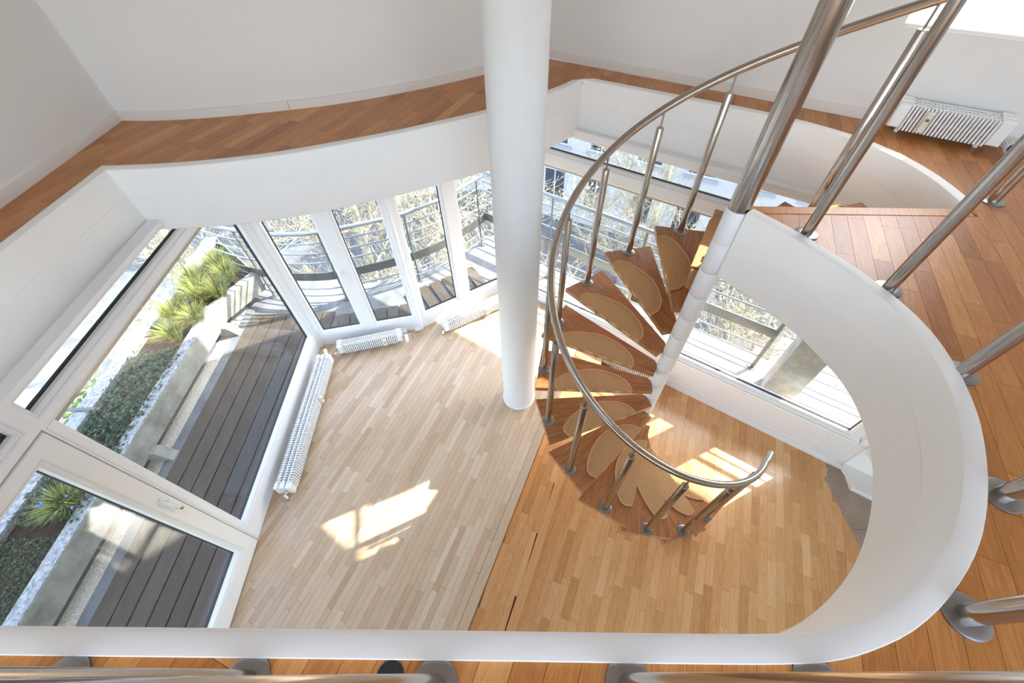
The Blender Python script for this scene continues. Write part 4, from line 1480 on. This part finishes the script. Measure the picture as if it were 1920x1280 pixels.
def tree(name, x, y, z0, h, crown, label, seed, nb=13, bud=2600, lean=0.0, group=None):
    rnd = random.Random(seed)
    t = empty(name, (x, y, z0), label, 'tree', group)
    tr, brn, bd_ = MB(), MB(), MB()
    base = Vector((x, y, z0))
    trunk = [base, base + Vector((lean * 0.2, 0.1, h * 0.3)), base + Vector((lean * 0.6, 0.0, h * 0.6)), base + Vector((lean, 0.1, h))]
    sp = smooth_path([tuple(p) for p in trunk], 4)
    tr.tube(sp, 0.26, 9, r2=0.07)
    tr.build('trunk', M['bark'], t, smooth=60)
    tips = []

    def limb(p, d, L, r, depth):
        pts = [p]
        q = p.copy()
        dd = d.normalized()
        steps = 4 if depth < 2 else 3
        for _ in range(steps):
            dd = (dd + Vector((rnd.uniform(-.3, .3), rnd.uniform(-.3, .3), rnd.uniform(-.12, .26)))).normalized()
            q = q + dd * (L / steps)
            pts.append(q.copy())
        brn.tube(pts, r, 5 if depth < 1 else 3, r2=r * 0.45, caps=False)
        if depth < 3:
            for i in range(1, len(pts)):
                for _ in range(2 if depth else 2):
                    nd = (dd + Vector((rnd.uniform(-1, 1), rnd.uniform(-1, 1), rnd.uniform(-.5, .7)))).normalized()
                    limb(pts[i], nd, L * rnd.uniform(0.42, 0.62), r * 0.5, depth + 1)
        else:
            tips.extend(pts[1:])
    for i in range(nb):
        f = 0.34 + 0.66 * i / nb
        p = Vector(sp[min(len(sp) - 1, int(f * (len(sp) - 1)))])
        a = i * 2.4 + rnd.uniform(-.4, .4)
        limb(p, Vector((cos(a), sin(a), rnd.uniform(0.1, 0.7))), crown * rnd.uniform(0.7, 1.1) * (1.15 - 0.5 * f), 0.07 * (1.3 - f), 0)
    o = brn.build('branches', M['bark'], t, smooth=60)
    o['kind'] = 'stuff'
    rnd.shuffle(tips)
    for p in tips[:bud]:
        s = rnd.uniform(0.018, 0.045)
        c = p + Vector((rnd.uniform(-.06, .06), rnd.uniform(-.06, .06), rnd.uniform(-.06, .06)))
        a = rnd.uniform(0, 2 * pi)
        ux = Vector((cos(a), sin(a), rnd.uniform(-1, 1))).normalized() * s
        uy = ux.cross(Vector((0.3, 0.2, 1))).normalized() * s
        bd_.add([c - ux, c - uy * 0.7, c + ux, c + uy * 0.7], [(0, 1, 2, 3)], rnd.random())
    o = bd_.build('spring_buds', M['buds'], t)
    o['kind'] = 'stuff'
    return t


tree('plane_tree', -5.2, 11.5, ZG, 8.6, 2.9, 'budding tree behind the first two back casements', 11, lean=0.4)
tree('plane_tree.001', -1.2, 9.2, ZG, 8.8, 2.7, 'budding tree behind the third back casement and the column', 12, lean=-0.2)
tree('plane_tree.002', 4.2, 10.6, ZG, 9.4, 2.9, 'budding tree in front of the white building beyond the upper right window', 13, lean=0.3)
tree('plane_tree.003', 6.0, 5.4, ZG, 8.0, 2.6, 'budding pale-trunked tree standing below the side balcony', 14, lean=-0.4)
tree('plane_tree.004', 10.6, 8.0, ZG, 9.0, 2.9, 'budding tree furthest right beyond the concrete pier', 15)
tree('plane_tree.005', -10.4, 10.4, ZG, 8.4, 2.9, 'budding tree beyond the far end of the planter', 16)

hg = MB()


def building(name, fr, s0, s1, zt_, label, rows, cols, mat='facade', dep=6.0):
    t = empty(name, fr.pt((s0 + s1) / 2, 0, ZG), label, 'building')
    MB().fbox(fr, s0, s1, -dep, 0.0, ZG, zt_).build('wall', M[mat], t)
    pw = (s1 - s0) / cols
    for r in range(rows):
        z = ZG + 1.0 + r * 3.0
        for c in range(cols):
            a = s0 + pw * (c + 0.22)
            b = s0 + pw * (c + 0.78)
            w_ = MB().ring(fr, a, b, z, z + 1.75, 0.09, -0.02, 0.05).build('window', M['facade'], t)
            g = MB().fbox(fr, a + 0.08, b - 0.08, -0.02, 0.02, z + 0.08, z + 1.67)
            g.build('window_pane', M['wglass'], w_)
            MB().fbox(fr, (a + b) / 2 - 0.03, (a + b) / 2 + 0.03, 0.0, 0.04, z + 0.08, z + 1.67).build('glazing_bar', M['facade'], w_)
            MB().fbox(fr, a - 0.1, b + 0.1, 0.0, 0.12, z - 0.14, z - 0.02).build('sill', M['facadegrey'], t)
    MB().fbox(fr, s0 - 0.1, s1 + 0.1, -dep, 0.35, zt_, zt_ + 0.25).build('cornice', M['facade'], t)
    return t


building('white_house', Fr((1.5, 20.5), (0.86, -0.51), (-1, -1)), 0.0, 16.0, 1.0, 'white rendered house with small dark windows across the street', 4, 7)
building('pale_house', Fr((-14.0, 21.5), (0.985, 0.1), (0, -1)), 0.0, 14.5, 1.0, 'pale house behind the trees left of the white house', 4, 6)


def car(name, x, y, rz, mat, label):
    t = empty(name, (x, y, ZG), label, 'car', 'parked cars in the street')
    c_, s_ = cos(rz), sin(rz)
    W = lambda p: (x + p[0] * c_ - p[1] * s_, y + p[0] * s_ + p[1] * c_, ZG + p[2])

    def loft(sections):
        mb = MB()
        vs, fs = [], []
        m = len(sections[0])
        for sct in sections:
            vs += [W(p) for p in sct]
        for i in range(len(sections) - 1):
            for k in range(m):
                k2 = (k + 1) % m
                fs.append((i * m + k, i * m + k2, (i + 1) * m + k2, (i + 1) * m + k))
        fs.append(tuple(range(m - 1, -1, -1)))
        fs.append(tuple((len(sections) - 1) * m + k for k in range(m)))
        return mb.add(vs, fs)

    def sec(px, w, z0, z1):
        return [(px, -w, z0), (px, w, z0), (px, w * 1.02, (z0 + z1) / 2), (px, w * 0.9, z1), (px, -w * 0.9, z1), (px, -w * 1.02, (z0 + z1) / 2)]
    loft([sec(-2.15, 0.72, 0.32, 0.62), sec(-2.0, 0.84, 0.22, 0.88), sec(-1.0, 0.88, 0.2, 0.95), sec(0.8, 0.88, 0.2, 0.93), sec(1.75, 0.84, 0.22, 0.78), sec(2.1, 0.7, 0.32, 0.6)]).build('body', mat, t, smooth=35, recalc=True)
    loft([sec(-1.75, 0.70, 0.86, 0.9), sec(-1.2, 0.74, 0.88, 1.38), sec(-0.2, 0.74, 0.9, 1.44), sec(0.4, 0.72, 0.9, 1.36), sec(1.1, 0.70, 0.86, 0.92)]).build('cabin_glass', M['wglass'], t, smooth=35, recalc=True)
    loft([sec(-1.15, 0.68, 1.36, 1.42), sec(-0.2, 0.69, 1.41, 1.47), sec(0.35, 0.66, 1.35, 1.40)]).build('roof_panel', mat, t, smooth=35, recalc=True)
    for px in (-1.3, 1.35):
        for py in (-0.8, 0.8):
            MB().tube([W((px, py - 0.1, 0.31)), W((px, py + 0.1, 0.31))], 0.31, 16).build('wheel', M['rubber'], t, smooth=40)


car('car', 2.6, 12.4, 0.2, M['carpaint'], 'dark parked car on the street behind the trees')
car('car.001', 7.0, 13.4, -0.3, M['carsilver'], 'silver parked car on the street behind the trees')
car('car.002', -4.0, 13.0, 0.1, M['carpaint'], 'dark parked car left of the trees beyond the back casements')
car('car.003', 7.6, 8.3, -0.6, M['carpaint'], 'dark parked car beside the brick forecourt')
hedge_area = lambda: (random.uniform(-11, -1.5), random.uniform(10.6, 11.8))
leaves(5000, hedge_area, ZG + 0.2, 0.10, 1.5, M['hedge'], 'hedge', 'dark green hedge at the foot of the budding trees', 'hedge')
pv2 = MB()
pv2.box(-26, -5.0, -12, 9.0, ZG, ZG + 0.08)
structure(pv2.build('courtyard', M['paving']), 'pale paved courtyard beyond the planter')
leaves(5200, lambda: (random.choice((-13.2, -11.6, -14.8)) + random.gauss(0, 0.5), random.uniform(0.5, 8.5)), ZG + 0.1, 0.11, 1.8, M['hedge'], 'shrub_mass', 'green shrubs in the courtyard beyond the planter', 'shrubs')

print('planks', n1, n2, n3, n4, 'objects', len(bpy.data.objects), 'tris', sum(len(o.data.loop_triangles) if o.type == 'MESH' and not o.data.calc_loop_triangles() else 0 for o in bpy.data.objects))
